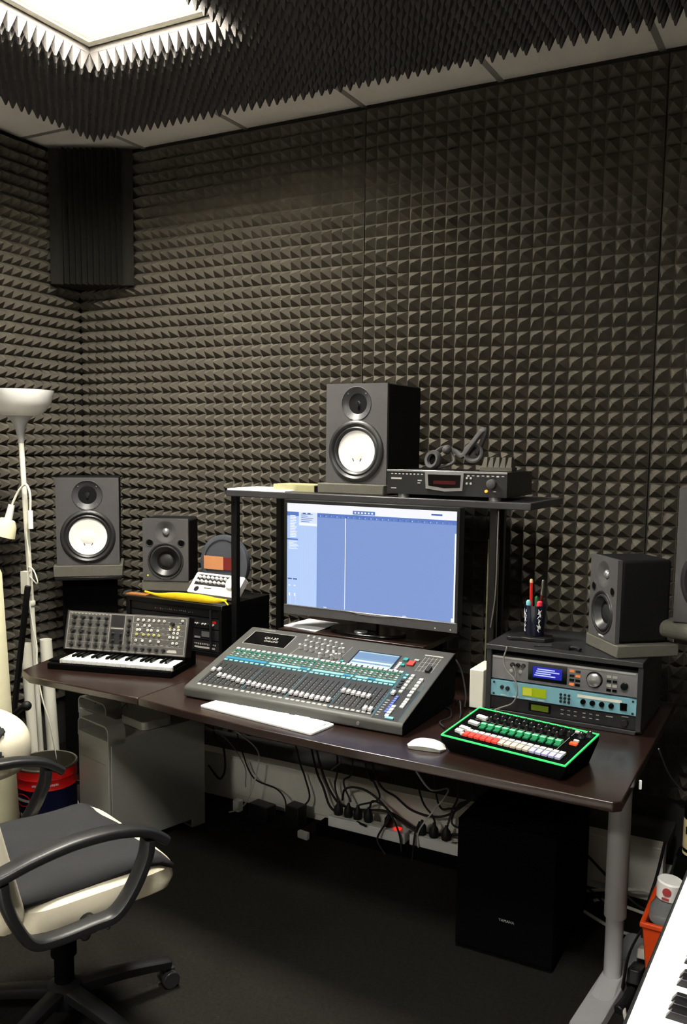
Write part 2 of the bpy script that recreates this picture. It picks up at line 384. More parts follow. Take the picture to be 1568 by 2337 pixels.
g = bpy.data.objects.new('reading_arm', None); COL.objects.link(g); g.parent = t; g.location = (-.035, 0, 0)
m = MB(); m.tube([(.018, -.02, 1.28), (.02, -.02, 1.34), (.012, -.02, 1.375), (-.004, -.022, 1.392), (-.03, -.03, 1.37), (-.05, -.04, 1.33), (-.062, -.045, 1.3)], .005); m.build('gooseneck', OFFW, g)
m = MB(); m.cyl((.018, -.02, 1.21), (.018, -.02, 1.285), .011, n=14); m.build('switch_housing', WHT, g)
m = MB(); m.cyl((-.062, -.045, 1.305), (-.076, -.05, 1.25), .013, .016, n=16); m.build('lamp_neck', WHT, g)
m = MB(); m.M = TR(-.078, -.05, 1.25) @ RY(14) @ RX(-12); m.lathe([(.012, 0), (.03, -.006), (.043, -.03), (.05, -.075), (.046, -.075), (.04, -.032), (.012, -.012)], 28); m.build('reading_shade', CREAM, g)
m = MB(); m.tube([(-.045, -.02, 1.2), (-.03, -.022, 1.1), (-.028, -.02, 1.03)], .003); m.box(-.068, -.028, -.035, -.01, .935, 1.03)
m.tube([(-.04, -.02, 1.03), (-.02, -.03, 1.05), (.01, -.035, 1.04), (.03, -.035, 1.0), (.02, -.03, .985), (-.03, -.02, 1.01)], .003)
m.tube([(-.04, -.02, .93), (-.02, -.02, .8), (.0, -.02, .72), (.02, -.04, .62), (.06, -.05, .5), (.1, -.05, .4), (.12, -.03, .2), (.1, 0, .03)], .003)
m.build('cord_and_switch', OFFW, t)

# ------------------------------------------------------------------ tubes, roll and folded stand at the left edge
TUBEL = ['white cardboard tube on the wall side of the lamp pole, leaning, nearer the left edge', 'white cardboard tube leaning between lamp pole and computer tower']
for k, (x, y, zt, lx) in enumerate(((-3.088, 2.76, .668, -.075), (-2.972, 2.76, .702, -.06))):
    m = MB(); r = .026; m.M = Matrix(((1, 0, lx, 0), (0, 1, .0, 0), (0, 0, 1, 0), (0, 0, 0, 1)))
    m.lathe([(r, 0), (r, zt), (r-.003, zt), (r-.003, zt-.1)], 24, cap0=True)
    solo('cardboard_tube', m, OFFW, TUBEL[k], 'tube', 'white tubes by the lamp', loc=(x+.008, y, 0))
m = MB(); m.M = Matrix(((1, 0, -.06, 0), (0, 1, 0, 0), (0, 0, 1, 0), (0, 0, 0, 1))); m.lathe([(.0, 0), (.1, 0), (.105, .02), (.105, 1.08), (.09, 1.12), (0, 1.13)], 32)
solo('rolled_mat', m, CREAM, 'large cream roll standing upright at the left edge', 'roll', loc=(-2.705, 2.2, 0))
t = thing('microphone_stand', 'folded black microphone stand leaning behind the chairs by the cream roll', 'microphone stand', (-2.845, 2.46, 0))
m = MB(); m.tube([(-.05, 0, .03), (-.03, 0, .45), (.075, 0, 1.0)], .012, sub=1); m.build('pole', BLKMET, t)
m = MB(); m.tube([(-.05, -.01, .5), (-.07, -.02, .44), (-.075, -.02, .3), (-.08, -.02, .02)], .017); m.tube([(-.03, .0, .46), (.03, -.01, .5), (.055, -.01, .52)], .013); m.ball((.06, -.01, .515), .02); m.build('clutch_grip', RUB, t)
m = MB()
for a in (0, 120, 240): m.tube([(-.05, 0, .1), (-.05+.07*cos(RAD(a)), .07*sin(RAD(a)), .008)], .008, sub=1)
m.build('tripod_foot', BLKMET, t)

# ------------------------------------------------------------------ loudspeakers
def holed(mb, x0, x1, y0, y1, cx, cy, r, z=0, m=0, n=48):
    """flat rectangle with a round hole, facing +z"""
    A = sorted(set([round(2*pi*i/n, 6) for i in range(n)] + [round(math.atan2(y-cy, x-cx) % (2*pi), 6) for x in (x0, x1) for y in (y0, y1)]))
    v = []
    for a in A:
        c, s_ = cos(a), sin(a); k = 1e9
        if c > 1e-9: k = min(k, (x1-cx)/c)
        if c < -1e-9: k = min(k, (x0-cx)/c)
        if s_ > 1e-9: k = min(k, (y1-cy)/s_)
        if s_ < -1e-9: k = min(k, (y0-cy)/s_)
        v += [(cx+r*c, cy+r*s_, z), (cx+k*c, cy+k*s_, z)]
    N = len(A)
    mb.add(v, [(2*i, 2*i+1, 2*((i+1) % N)+1, 2*((i+1) % N)) for i in range(N)], m)
def hs_monitor(label, loc, rz, W=.25, H=.36, D=.29, group=None):
    t = thing('studio_monitor', label, 'speaker', loc, rz, group)
    m = MB(); m.box(-W/2, W/2, .012, D, 0, H); m.build('cabinet', SPKD, t, bevel=.006)
    wz, tz = .325*H, .80*H; wr, tr_ = .348*W, .24*W; mid = .6*H
    m = MB(); m.M = FRONT(0, 0, 0)
    holed(m, -W/2, W/2, 0, mid, 0, wz, wr+.012); holed(m, -W/2, W/2, mid, H, 0, tz, tr_)
    m.M = Matrix()
    for a in (((-W/2, 0, 0), (W/2, 0, 0), (W/2, .0125, 0), (-W/2, .0125, 0)), ((-W/2, 0, H), (-W/2, .0125, H), (W/2, .0125, H), (W/2, 0, H)),
              ((-W/2, 0, 0), (-W/2, .0125, 0), (-W/2, .0125, H), (-W/2, 0, H)), ((W/2, 0, 0), (W/2, 0, H), (W/2, .0125, H), (W/2, .0125, 0))): m.quad(*a)
    m.build('front_baffle', SPK, t)
    m = MB(); m.M = FRONT(0, 0, wz); R = wr
    m.lathe([(R+.026, .0005), (R+.022, .006), (R+.013, .008), (R+.006, .004), (R+.0035, .001), (R-.002, .004), (R-.008, .001), (R-.012, -.004)], 64)
    wf = m.build('woofer', HORN, t)
    m = MB(); m.M = FRONT(0, 0, wz); R -= .0115
    m.lathe([(R, -.0045), (R*.42, -.0095)], 64, 0); m.build('woofer_cone', CONE, wf)
    m = MB(); m.M = FRONT(0, 0, wz); m.lathe([(R*.42, -.0095), (R*.36, -.0085), (R*.2, -.0065), (0.0005, -.0058)], 40)
    for s_ in (-1, 1):
        m.M = FRONT(0, 0, wz) @ TR(s_*R*.2, -R*.42, -.0085) @ RZ(s_*-28); m.box(-.0014, .0014, -.006, .006, -.003, .001, 1)
    m.build('dust_cap', [CONE, RUB], wf)
    m = MB(); m.M = FRONT(0, 0, tz)
    m.lathe([(tr_+.002, 0), (tr_, .002), (tr_*.97, 0), (tr_*.8, -.006), (tr_*.5, -.016), (tr_*.36, -.022)], 56)
    for a in (45, 135, 225, 315):
        m.M = FRONT(0, 0, tz) @ TR(tr_*.86*cos(RAD(a)), tr_*.86*sin(RAD(a)), -.004); m.lathe([(.0026, 0), (.0022, .0016), (0.0002, .002)], 10, 1)
    hn = m.build('tweeter_horn', [HRN2, SIL], t)
    m = MB(); m.M = FRONT(0, 0, tz); m.lathe([(tr_*.38, -.02), (tr_*.34, -.014), (tr_*.25, -.012), (tr_*.24, -.018)], 32); m.ball((0, 0, -.019), tr_*.24, 20, 0, (1, 1, .7), a0=0)
    m.box(-.004, .004, -tr_*.2, tr_*.2, -.0075, -.006)
    m.build('tweeter_dome', DOME, hn)
    m = MB(); m.M = FRONT(0, 0, .03*H+.004); m.lathe([(.0085, 0), (.0085, .002), (.0075, .003), (0.0003, .003)], 20); m.build('badge', SIL, t)
    return t
def small_monitor(label, loc, rz, W=.18, H=.262, D=.19, group=None, led=True):
    t = thing('small_studio_monitor', label, 'speaker', loc, rz, group)
    m = MB(); m.box(-W/2, W/2, .014, D, 0, H); m.build('cabinet', SPKD, t, bevel=.01)
    wz, tz = .32*H, .79*H; wr = .385*W; mid = .585*H; tr_ = .24*W
    m = MB(); m.M = FRONT(0, 0, 0)
    holed(m, -W/2, W/2, 0, .6*H, 0, wz, wr); holed(m, -W/2, W/2, .6*H, H, 0, tz, tr_)
    m.M = Matrix()
    for a in (((-W/2, 0, 0), (W/2, 0, 0), (W/2, .0145, 0), (-W/2, .0145, 0)), ((-W/2, 0, H), (-W/2, .0145, H), (W/2, .0145, H), (W/2, 0, H)),
              ((-W/2, 0, 0), (-W/2, .0145, 0), (-W/2, .0145, H), (-W/2, 0, H)), ((W/2, 0, 0), (W/2, 0, H), (W/2, .0145, H), (W/2, .0145, 0))): m.quad(*a)
    m.build('front_baffle', SPK, t)
    m = MB(); m.M = FRONT(0, 0, wz); R = wr
    m.lathe([(R+.002, 0), (R, .003), (R-.005, .002), (R-.007, -.002), (R-.010, .003), (R-.015, .004), (R-.019, .0), (R*.45, -.02)], 56)
    wf = m.build('woofer', HORN, t)
    m = MB(); m.M = FRONT(0, 0, wz); m.ball((0, 0, -.021), R*.46, 24, 0, (1, 1, .4), a0=0); m.build('dust_cap', HORN, wf)
    m = MB(); m.M = FRONT(0, 0, tz); m.lathe([(tr_, 0), (tr_*.8, -.002), (tr_*.5, -.009), (tr_*.34, -.012)], 40)
    hn = m.build('tweeter_horn', SPK, t)
    m = MB(); m.M = FRONT(0, 0, tz); m.ball((0, 0, -.012), tr_*.33, 20, 0, (1, 1, .8), a0=0); m.build('tweeter_dome', SIL, hn)
    for s_ in (-1, 1):
        m = MB(); m.M = FRONT(s_*W*.345, 0, .61*H); m.lathe([(.0155*W/.18, .0004), (.0135*W/.18, .0016), (.0115*W/.18, .0006), (.0115*W/.18, -.0)], 24, 0); m.lathe([(.0115*W/.18, .0005), (.0002, .0005)], 24, 1); m.build('bass_port', [HORN, BLKM], t)
    m = MB(); m.M = FRONT(0, 0, 0) @ TR(0, .028*H+.002, .0008); m.text('YAMAHA', .0085*W/.18, Matrix()); m.build('maker_plate', WHT, t)
    if led:
        m = MB(); m.M = FRONT(-W*.39, 0, .085*H); m.lathe([(.003, .0), (.0028, .002), (.0002, .0025)], 12); m.build('power_light', LEDY, t)
    return t
hs_monitor('black studio monitor with white cone standing on the top shelf', (-1.518, 2.85, 1.4335), 0, .247, .357, .29)
hs_monitor('black studio monitor with white cone in the left room corner', (-2.925, 2.945, 1.018), 41, .272, .392, .29)
small_monitor('small black studio monitor with yellow power light on the left rack', (-2.443, 2.9, .992), 24, .195, .262, .17)
small_monitor('small black studio monitor on the rack beside the pen cup', (-.588, 2.70, 1.0005), -50, .168, .248, .175, led=False)
hs_monitor('large black studio monitor cut off by the right picture edge', (-.252, 2.70, 1.072), -6, .27, .39, .2)
# foam pads under them
def pad(label, x0, x1, y0, y1, z0, z1, rz=0, c=None, wedge=0):
    cx, cy = c or ((x0+x1)/2, (y0+y1)/2); m = MB()
    w_, d_, h = x1-x0, y1-y0, z1-z0
    P = [(-w_/2, -d_/2, 0), (w_/2, -d_/2, 0), (w_/2, d_/2, 0), (-w_/2, d_/2, 0), (-w_/2, -d_/2, h), (w_/2, -d_/2, h), (w_/2, d_/2, h+wedge), (-w_/2, d_/2, h+wedge)]
    m.add(P, [(3, 2, 1, 0), (4, 5, 6, 7), (0, 1, 5, 4), (1, 2, 6, 5), (2, 3, 7, 6), (3, 0, 4, 7)])
    return solo('speaker_pad', m, PADM, label, 'speaker pad', 'grey isolation pads under the monitors', loc=(cx, cy, z0), rz=rz, bevel=.004)
pad('grey foam pad under the white-cone monitor on the top shelf', -1.66, -1.39, 2.82, 3.12, 1.395, 1.4325)
pad('grey foam pad under the corner white-cone monitor', -.15, .15, 0, .25, .965, 1.0165, rz=41, c=(-3.0, 3.03))
pad('grey foam pad under the small monitor on the left rack', -.105, .105, 0, .18, .9465, .991, rz=24, c=(-2.48, 2.985))
pad('grey foam pad under the small monitor beside the pen cup', -.1, .1, 0, .2, .9615, .9995, rz=-50, c=(-.51, 2.76))
m = MB(); m.M = RY(90); m.rbox(-.028, .028, -.14, .14, -.15, .16, .027); 
solo('speaker_pad', m, PADM, 'thick grey rounded pad under the monitor at the right edge', 'speaker pad', 'grey isolation pads under the monitors', loc=(-.235, 2.8, 1.043), rz=-22, bevel=.004)
def stand(label, loc, rz, h, w_, d_, cw):
    t = thing('speaker_stand', label, 'speaker stand', loc, rz)
    m = MB(); m.box(-w_/2, w_/2, -d_/2, d_/2, h-.014, h); m.build('top_plate', BLKMET, t, bevel=.002)
    m = MB(); m.box(-cw/2, cw/2, -.05, .05, .02, h-.014); m.build('column', BLKM, t, bevel=.004)
    m = MB(); m.box(-w_/2, w_/2, -d_/2, d_/2, 0, .02); m.build('base_plate', BLKMET, t, bevel=.003)
stand('black speaker stand in the left room corner', (-3.0, 3.03, 0), 41, .964, .29, .25, .24)
stand('black speaker stand at the right edge behind the bottle', (-.215, 2.82, 0), -22, 1.014, .27, .25, .2)

# ------------------------------------------------------------------ left rack and what stands on it
t = thing('equipment_rack', 'black rack case on the desk behind the small synthesizer', 'rack', (-2.283, 2.75, DZ))
m = MB(); w2, hh, dd = .242, .206, .33
m.box(-w2, w2, 0, dd, hh-.018, hh); m.box(-w2, w2, 0, dd, 0, .015); m.box(-w2, -w2+.016, 0, dd, .015, hh-.018); m.box(w2-.016, w2, 0, dd, .015, hh-.018); m.box(-w2+.016, w2-.016, dd-.01, dd, .015, hh-.018)
m.build('rack_case', BLKMET, t, bevel=.002)
for k, (z0, z1) in enumerate(((.017, .06), (.062, .105), (.107, .15), (.152, .186))):
    m = MB(); m.box(-w2+.017, w2-.017, .012, .2, z0+.001, z1-.001); m.M = FRONT(0, .0115, 0)
    rnd = random.Random(k)
    if k == 0:
        for i in range(12): m.rect(.1+i*.009, .105+i*.009, z0+.024+rnd.uniform(-.002, .002), z0+.031, .0008, 1)
        m.rect(.1, .2, z0+.01, z0+.018, .0008, 1)
    if k == 1:
        m.rect(.135, .175, z0+.012, z0+.034, .0008, 2)
        for i in range(6): m.rect(.1+i*.005, .103+i*.005, z0+.005, z0+.012, .0008, 1)
    if k == 2:
        for i in range(9): m.M = FRONT(.09+i*.013, .0115, z0+.018); m.lathe([(.004, 0), (.0035, .008), (.0002, .009)], 10, 1 if i % 3 else 3)
        m.M = FRONT(0, .0115, 0); m.rect(.188, .206, z0+.024, z0+.034, .001, 4)
    if k == 3:
        for i in range(22): m.rect(-.1+i*.009, -.096+i*.009, z0+.010+rnd.uniform(0, .004), z0+.013+rnd.uniform(0, .005), .0008, 4 if i == 1 else 1)
    m.build('rack_unit', [DARKP, MSL, SIL, RUB, RED], t)
m = MB()
m.M = FRONT(.19, .0, .11); m.box(-.004, .004, -.08, .075, 0, .006); m.build('rack_rail', DARKP, t)
t = thing('mini_drum_machine', 'white desktop instrument with small knobs leaning on the left rack', 'instrument', (-2.165, 2.862, .948), -4)
m = MB(); m.M = RX(48); W_, D_ = .255, .1
m.rbox(-W_/2, W_/2, 0, D_, 0, .028, .008); m.M = Matrix(); m.box(-.09, .09, .045, .06, 0, .05); m.build('body', WHT, t, bevel=.002)
PM = RX(48) @ TR(0, 0, .0285)
m = MB(); m.M = PM; m.rect(-.11, .055, .04, .09, .0003); m.M = PM @ TR(-.085, .02, .0005); m.lathe([(.012, 0), (.0118, .0004), (.0002, .0005)], 20); m.M = PM; m.rect(-.05, -.01, .026, .03, .0004)
m.build('printed_panel', DARKP, t)
m = MB(); m.M = PM; m.lathe([(.0001, 0)], 3); m.M = PM @ TR(.085, .062, 0); m.lathe([(.03, 0), (.029, .012), (.026, .014), (.0003, .014)], 28); m.build('large_dial', OFFW, t)
kn = None
for r_ in range(2):
    for i in range(7):
        M_ = PM @ TR(-.095+i*.0225, .055+r_*.021, .0003)
        if kn is None:
            m = MB(); m.lathe([(.0068, 0), (.006, .009), (.005, .01), (.0002, .01)], 14); kn = m.build('knob', WHT, t); kn.matrix_local = M_
        else: dup_part(kn, M_, t)
m = MB(); m.tube([(-.3, .005, .012), (-.22, 0, .005), (-.12, -.012, .012), (0, -.016, .014), (.07, -.012, .012), (.11, .01, .014)], lambda u: .004+.012*sin(pi*min(1, max(0, (u-.12)/.86))), n=10, flat=(1, .75))
m.tube([(.1, 0, .01), (.125, -.02, .014), (.15, -.035, .005)], .003)
solo('yellow_cable_pouch', m, YEL, 'yellow crumpled cloth in front of the white desktop instrument', 'cloth', loc=(-2.165, 2.79, .948))
t = thing('disc_spindle_case', 'round clear plastic disc case with tan and red label band', 'disc case', (-2.205, 3.0, .948))
m = MB(); m.M = FRONT(0, 0, .126) @ RX(0); m.lathe([(0.0005, -.012), (.112, -.012), (.118, -.008), (.12, .0), (.119, .016), (.116, .018), (.10, .018), (.098, .014), (.0005, .014)], 56); m.build('case', GLSG, t)
m = MB(); m.M = FRONT(0, 0, .126); m.rect(-.1, .0, -.028, .028, .0186, 0); m.rect(0, .08, -.026, .026, .0188, 1); m.rect(-.09, .06, -.062, -.058, .0186, 2); m.rect(-.06, .05, -.05, -.047, .0186, 2); m.build('label_band', [TINL, TINR, MSL], t)
m = MB(); m.box(-.05, .05, -.03, .04, 0, .008); m.tube([(-.04, .0, .008), (-.035, .014, .05)], .004, sub=1); m.tube([(.04, .0, .008), (.035, .014, .05)], .004, sub=1); m.build('foot', BLK, t)

# ------------------------------------------------------------------ top shelf over the desk
t = thing('desk_shelf', 'black raised shelf on posts above the computer screen', 'shelf', (-1.44, 2.77, DZ))
zt = 1.395-DZ
m = MB(); m.box(-.595, .60, 0, .38, zt-.024, zt); m.build('shelf_board', SHELF, t, bevel=.003)
for x, y in ((-.575, .035), (-.575, .352), (.466, .04), (.39, .34)):
    m = MB(); m.box(x-.0125, x+.0125, y-.0125, y+.0125, 0, zt-.0241); m.build('post', BLKMET, t, bevel=.0015)
m = MB(); m.M = FRONT(-.54, .02, zt-.09); 
m = MB(); m.tube([(.485, .02, zt-.03), (.487, .015, zt-.1), (.484, .018, zt-.3), (.47, .02, zt-.42)], .0022); solo('hanging_cable', m, CABG, 'thin grey cable hanging down the right shelf post', 'cable', loc=(-1.44, 2.77, DZ))
m = MB(); m.box(-.02, .02, 0, .012, 0, .5); solo('foam_edge_strip', m, TAPE, 'narrow olive card strip standing behind the right shelf post', 'strip', loc=(-1.06, 3.05, .7401))
m = MB(); m.box(-.13, .13, 0, .2, 0, .0035); m.box(-.13, .125, .001, .2, .0036, .006)
solo('magazine', m, PAPER, 'white sheets lying at the left end of the top shelf', 'paper', loc=(-1.9, 2.772, 1.3952), rz=0)
t = thing('card_box', 'small olive card box on the shelf beside the shelf monitor pad', 'box', (-1.775, 2.84, 1.3952))
m = MB(); m.box(-.09, .09, 0, .12, 0, .026); m.build('carton', TAPE, t, bevel=.001); m = MB(); m.box(.0905, .106, .002, .118, 0, .022); m.build('end_flap', BLKM, t)

# ------------------------------------------------------------------ deck on the shelf
t = thing('disc_recorder', 'silver and black disc recorder with square display on the top shelf', 'disc recorder', (-1.143, 2.785, 1.3952), 0)
W2, hh = .2165, .094
m = MB(); m.box(-W2, W2, .006, .27, .012, hh); m.build('case', BLKMET, t, bevel=.002)
m = MB(); m.box(-W2, W2, 0, .0058, .012, hh); m.box(-W2, W2, -.002, .0058, hh-.006, hh+.001, 1); m.build('front_panel', [DARKP, SIL], t, bevel=.001)
m = MB(); m.M = FRONT(0, -.0003, 0); m.prism([(-.068, .034), (0, .026), (.064, .03), (.068, .09), (-.072, .09)], 0, .005, 0)
m.prism([(-.058, .044), (0, .037), (.056, .04), (.058, .082), (-.061, .082)], .005, .0056, 1); m.rect(-.04, .04, .05, .062, .0061, 2); m.build('display', [SIL, DGLS, mat('dim_red_display', (60, 10, 14), .3)], t)
m = MB(); m.M = FRONT(.165, 0, .056); m.lathe([(.016, 0), (.0155, .014), (.013, .016), (.0003, .016)], 28); m.build('jog_knob', SPK, t)
m = MB(); m.M = FRONT(0, 0, 0)
for x0, x1, z0, z1 in ((-.2, -.16, .062, .068), (-.2, -.18, .03, .033), (-.1, -.085, .058, .062), (-.1, -.09, .05, .053), (.17, .18, .03, .033)): m.rect(x0, x1, z0, z1, .0008)
for i in range(9): m.rect(-.2+i*.014, -.193+i*.014, .079, .083, .0008)
for i in range(8): m.rect(.078+i*.017, .087+i*.017, .078+.002*(i % 2), .083, .0008)
for i in range(2):
    for j in range(2): m.M = FRONT(.078+.014*i, 0, .055+.018*j); m.lathe([(.004, 0), (.0036, .003), (.0002, .003)], 12)
m.build('front_buttons', MSL, t)
m = MB(); m.M = FRONT(.147, 0, .032); m.lathe([(.005, 0), (.005, .006), (.0003, .006)], 14); m.build('power_button', BRASS, t)
for x in (-.165, .165):
    for y in (.03, .23):
        m = MB(); m.M = TR(x, y, 0); m.lathe([(.0215, 0), (.0215, .012), (.0002, .012)], 24, cap0=True); m.build('foot', SIL, t)
# headphones and egg-crate offcut on the deck
zt = 1.3952+.0945
t = thing('headphones', 'black over-ear headphones lying folded on top of the disc recorder', 'headphones', (-1.2, 2.93, zt))
m = MB(); m.M = TR(-.04, -.02, .034) @ RZ(-20) @ RX(80); 
for i in range(1): pass
m.lathe([(.018, .0), (.02, .012), (.03, .014), (.034, .006), (.033, -.006), (.026, -.018), (.0005, -.02)], 36); m.lathe([(.019, .001), (.0005, .001)], 30, 1); m.build('ear_cup', [SPK, BLKM], t)
m = MB(); m.M = TR(.09, .03, .06) @ RY(42) @ RX(86); m.lathe([(.02, .0), (.03, .01), (.036, .008), (.036, -.004), (.026, -.014), (.0005, -.016)], 36); m.build('ear_cup', [SPK], t)
m = MB(); m.tube([(-.045, .0, .055), (-.02, .03, .075), (.02, .04, .062), (.05, .03, .05), (.085, .02, .088), (.125, .015, .135), (.135, .02, .128), (.1, .04, .06)], .0095, n=10, flat=(1, .8)); m.ball((0, .005, .07), .017, 14); m.tube([(.0, .01, .085), (.012, .01, .06), (.03, 0, .03), (.0, -.01, .012), (-.05, -.03, .005)], .006); m.build('headband', SPK, t)
m = MB(); m.box(-.055, .055, -.03, .05, 0, .012)
for i in range(5): m.M = TR(-.042+i*.021, .01, .012); m.add([(-.0095, -.035, 0), (.0095, -.035, 0), (.0095, .035, 0), (-.0095, .035, 0), (-.003, -.02, .034), (.006, -.015, .034), (.006, .02, .034), (-.003, .025, .034)], [(0, 1, 5, 4), (1, 2, 6, 5), (2, 3, 7, 6), (3, 0, 4, 7), (4, 5, 6, 7)])
solo('foam_offcut', m, PADM, 'ridged grey foam offcut lying on the disc recorder behind its knob', 'foam offcut', loc=(-1.01, 2.93, zt+.0005), rz=6)

# ------------------------------------------------------------------ small wooden riser, screen, paper
t = thing('monitor_riser', 'low dark brown wooden riser under the computer screen', 'riser', (-1.46, 2.70, DZ))
m = MB(); m.box(-.29, .29, 0, .3, .142, .162); m.build('riser_board', WOOD, t, bevel=.002)
for x in (-.24, .24):
    m = MB(); m.box(x-.012, x+.012, .04, .26, 0, .1418); m.build('side_support', BLKM, t)
t = thing('computer_monitor', 'large black computer screen showing a blue audio editing window', 'monitor', (-1.385, 2.72, .9025))
x0, x1, z0, z1 = -.352, .325, .055, .471
m = MB(); m.box(x0, x1, .004, .045, z0, z1); m.box(-.12, .12, .046, .062, .12, .36); m.build('rear_housing', BLK, t, bevel=.004)
m = MB()
for a in ((x0, x1, z1-.012, z1), (x0, x0+.011, z0+.034, z1-.012), (x1-.011, x1, z0+.034, z1-.012)): m.box(a[0], a[1], -.002, .0038, a[2], a[3])
m.build('bezel', BLK, t, bevel=.001)
m = MB(); m.box(x0, x1, -.003, .0038, z0, z0+.034); m.M = FRONT(0, -.003, z0); m.prism([(-.08, .033), (-.04, .026), (.05, .026), (.11, .033)], 0, .0015, 1); m.prism([(x0+.004, .031), (x1-.004, .031), (x1-.004, .034), (x0+.004, .034)], 0, .001, 1); m.rect(.245, .249, .008, .012, .001, 2); m.rect(.3, .304, .008, .012, .001, 2)
m.build('chin', [SPK, SIL, WHT], t, bevel=.0008)
m = MB(); m.M = FRONT(0, .001, 0)
sx0, sx1, sz0, sz1 = x0+.0105, x1-.0105, z0+.033, z1-.0115
SW, SH = sx1-sx0, sz1-sz0
U = lambda u: sx0+SW*u
V = lambda v: sz1-SH*v
def sr(u0, u1, v0, v1, h, k): m.rect(U(u0), U(u1), V(v1), V(v0), h, k)
names = ['main', 'side', 'menu', 'rule', 'dark', 'white', 'line']
m.rect(sx0, sx1, sz0, sz1, 0, 0)
sr(0, 1, 0, .085, .0003, 2); sr(0, 1, .085, .125, .0003, 3); sr(0, .192, .125, 1, .0003, 1); sr(.075, .192, .085, .215, .0004, 6)
sr(.192, .194, .125, 1, .0004, 3); sr(.41, .542, .045, .08, .0006, 3); sr(.365, .369, .12, .99, .0006, 5)
sr(.0, .07, .345, .36, .0005, 3); sr(.99, 1, .2, 1, .0005, 5); sr(.98, 1, .96, 1, .0006, 5)
rnd = random.Random(3)
for i in range(14): sr(.02, .02+rnd.uniform(.03, .045), .12+i*.0155, .128+i*.0155, .0005, 5)
for i in range(6): sr(.012, .03+rnd.uniform(.01, .05), .37+i*.014, .376+i*.014, .0005, 5)
for i in range(5): sr(.09, .13+rnd.uniform(0, .05), .1+i*.018, .106+i*.018, .0006, 3)
sr(.078, .19, .19, .21, .0006, 5)
for i in range(70): u = .2+i*.0113; sr(u, u+rnd.uniform(.001, .004), .1+.008*(i % 3), .118, .0005, 6 if i % 3 else 4)
for i in range(6): sr(.42+i*.02, .43+i*.02, .055, .07, .0008, 5)
sr(.86, .92, .035, .05, .0005, 4); sr(.1, .12, .09, .1, .0006, 4); sr(.13, .15, .09, .1, .0006, 4)
for c in (.018, .052):
    sr(c-.012, c+.014, .735, .748, .0005, 4); sr(c-.006, c+.004, .80, .812, .0005, 5); sr(c-.005, c+.004, .88, .91, .0005, 5); sr(c+.004, c+.006, .91, .99, .0005, 6)
for k in range(9): sr(.09+.011*k, .0906+.011*k, .23, 1, .0004, 6)
sr(.235, .255, .985, .993, .0005, 5); sr(.71, .73, .985, .993, .0005, 5)
m.build('screen', [SCR[n] for n in names], t)
m = MB(); m.M = TR(-.045, .075, 0); m.prism([(.145*cos(2*pi*i/48), .085*sin(2*pi*i/48)) for i in range(48)], 0, .012, 0, True); m.build('stand_base', BLKG, t, bevel=.004)
m = MB(); m.box(-.085, -.005, .062, .085, .0121, .2); m.M = TR(-.05, .03, .0121); m.lathe([(.024, 0), (.024, .004), (.0003, .006)], 24, 1); m.build('stand_neck', [BLK, SIL], t, bevel=.002)
m = MB(); m.add([(-.155, .01, 0), (.0, -.02, 0), (.012, .13, .006), (-.13, .15, .004), (-.155, .01, .002), (.0, -.02, .002), (.012, .13, .008), (-.13, .15, .006)], [(3, 2, 1, 0), (4, 5, 6, 7), (0, 1, 5, 4), (1, 2, 6, 5), (2, 3, 7, 6), (3, 0, 4, 7)])
solo('paper_sheet', m, PAPER, 'white paper sheets on the riser left of the screen foot', 'paper', loc=(-1.60, 2.735, .9025))

# ------------------------------------------------------------------ digital mixing console
PW, PL = .787, .415
o = (-1.832, 2.262, .7785)
t = thing('mixing_console', 'large grey digital mixing console with faders in the middle of the desk', 'mixing console', (-1.832, 2.262, DZ+.0003))
rise = .1265; run = .395
m = MB()
P = [(0, .004), (0, .03), (.006, .038), (run, .038+rise), (run+.012, .036+rise), (run+.012, .02), (run-.02, 0), (.03, 0)]
n = len(P); v = [(-.004, y, z) for y, z in P]+[(PW+.004, y, z) for y, z in P]
m.add(v, [tuple(range(n)), tuple(range(2*n-1, n-1, -1))], 1); m.add(v, [(i, i+n, (i+1) % n+n, (i+1) % n) for i in range(n)])
m.build('chassis', [MXG, BLKM], t, bevel=.004)
PM = frame((0, .006, .0384), (1, 0, 0), (0, run-.006, rise))
def panel(name, mats, fn, parent=t, M=PM, **k):
    mb = MB(); mb.M = M; fn(mb); return mb.build(name, mats, parent, **k)
BK = [(.030, .200), (.203, .367), (.372, .528), (.531, .678)]
def fn(mb):
    mb.rect(.028, .203, .296, .385, .0004, 0)
    mb.rect(.03, .201, .298, .383, .0007, 1)
panel('meter_bridge_panel', [MSL, BLKG], fn)
def fn(mb):
    mb.text('QU-32', .02, TR(.12, .347, .001), 0); mb.text('CHROME', .014, TR(.13, .327, .001), 0); mb.text('ALLEN&HEATH', .009, TR(.075, .398, .0006), 0)
panel('maker_lettering', [MSL], fn)
def fn(mb):
    for k, (a, b) in enumerate(BK):
        mb.rect(a, b, .012 if k == 3 else .03, .185, .0004, 0); mb.rect(a+.002, b, .186, .264, .0004, 1)
        mb.rect(b+.0005, b+.002, .02, .265, .0006, 2)
        for j in range(8):
            x = a+(b-a)*(j+.5)/8
            mb.rect(x-.0012, x+.0012, .035, .155, .0007, 3)
            for q in range(7): mb.rect(x+.004, x+.0065, .045+q*.014, .047+q*.014, .0007, 4)
            mb.rect(x-.006, x+.006, .018, .026, .0007, 4)
    mb.rect(.684, .772, .004, .17, .0004, 0); mb.rect(.69, .703, .02, .2, .0006, 0); mb.rect(.683, .6845, .005, .265, .0006, 2)
    mb.rect(.771, .7725, .005, .2, .0006, 2)
panel('fader_field', [MXD, mat('mixer_green_field', (30, 74, 70), .5), TEAL, BLKM, MSL], fn)
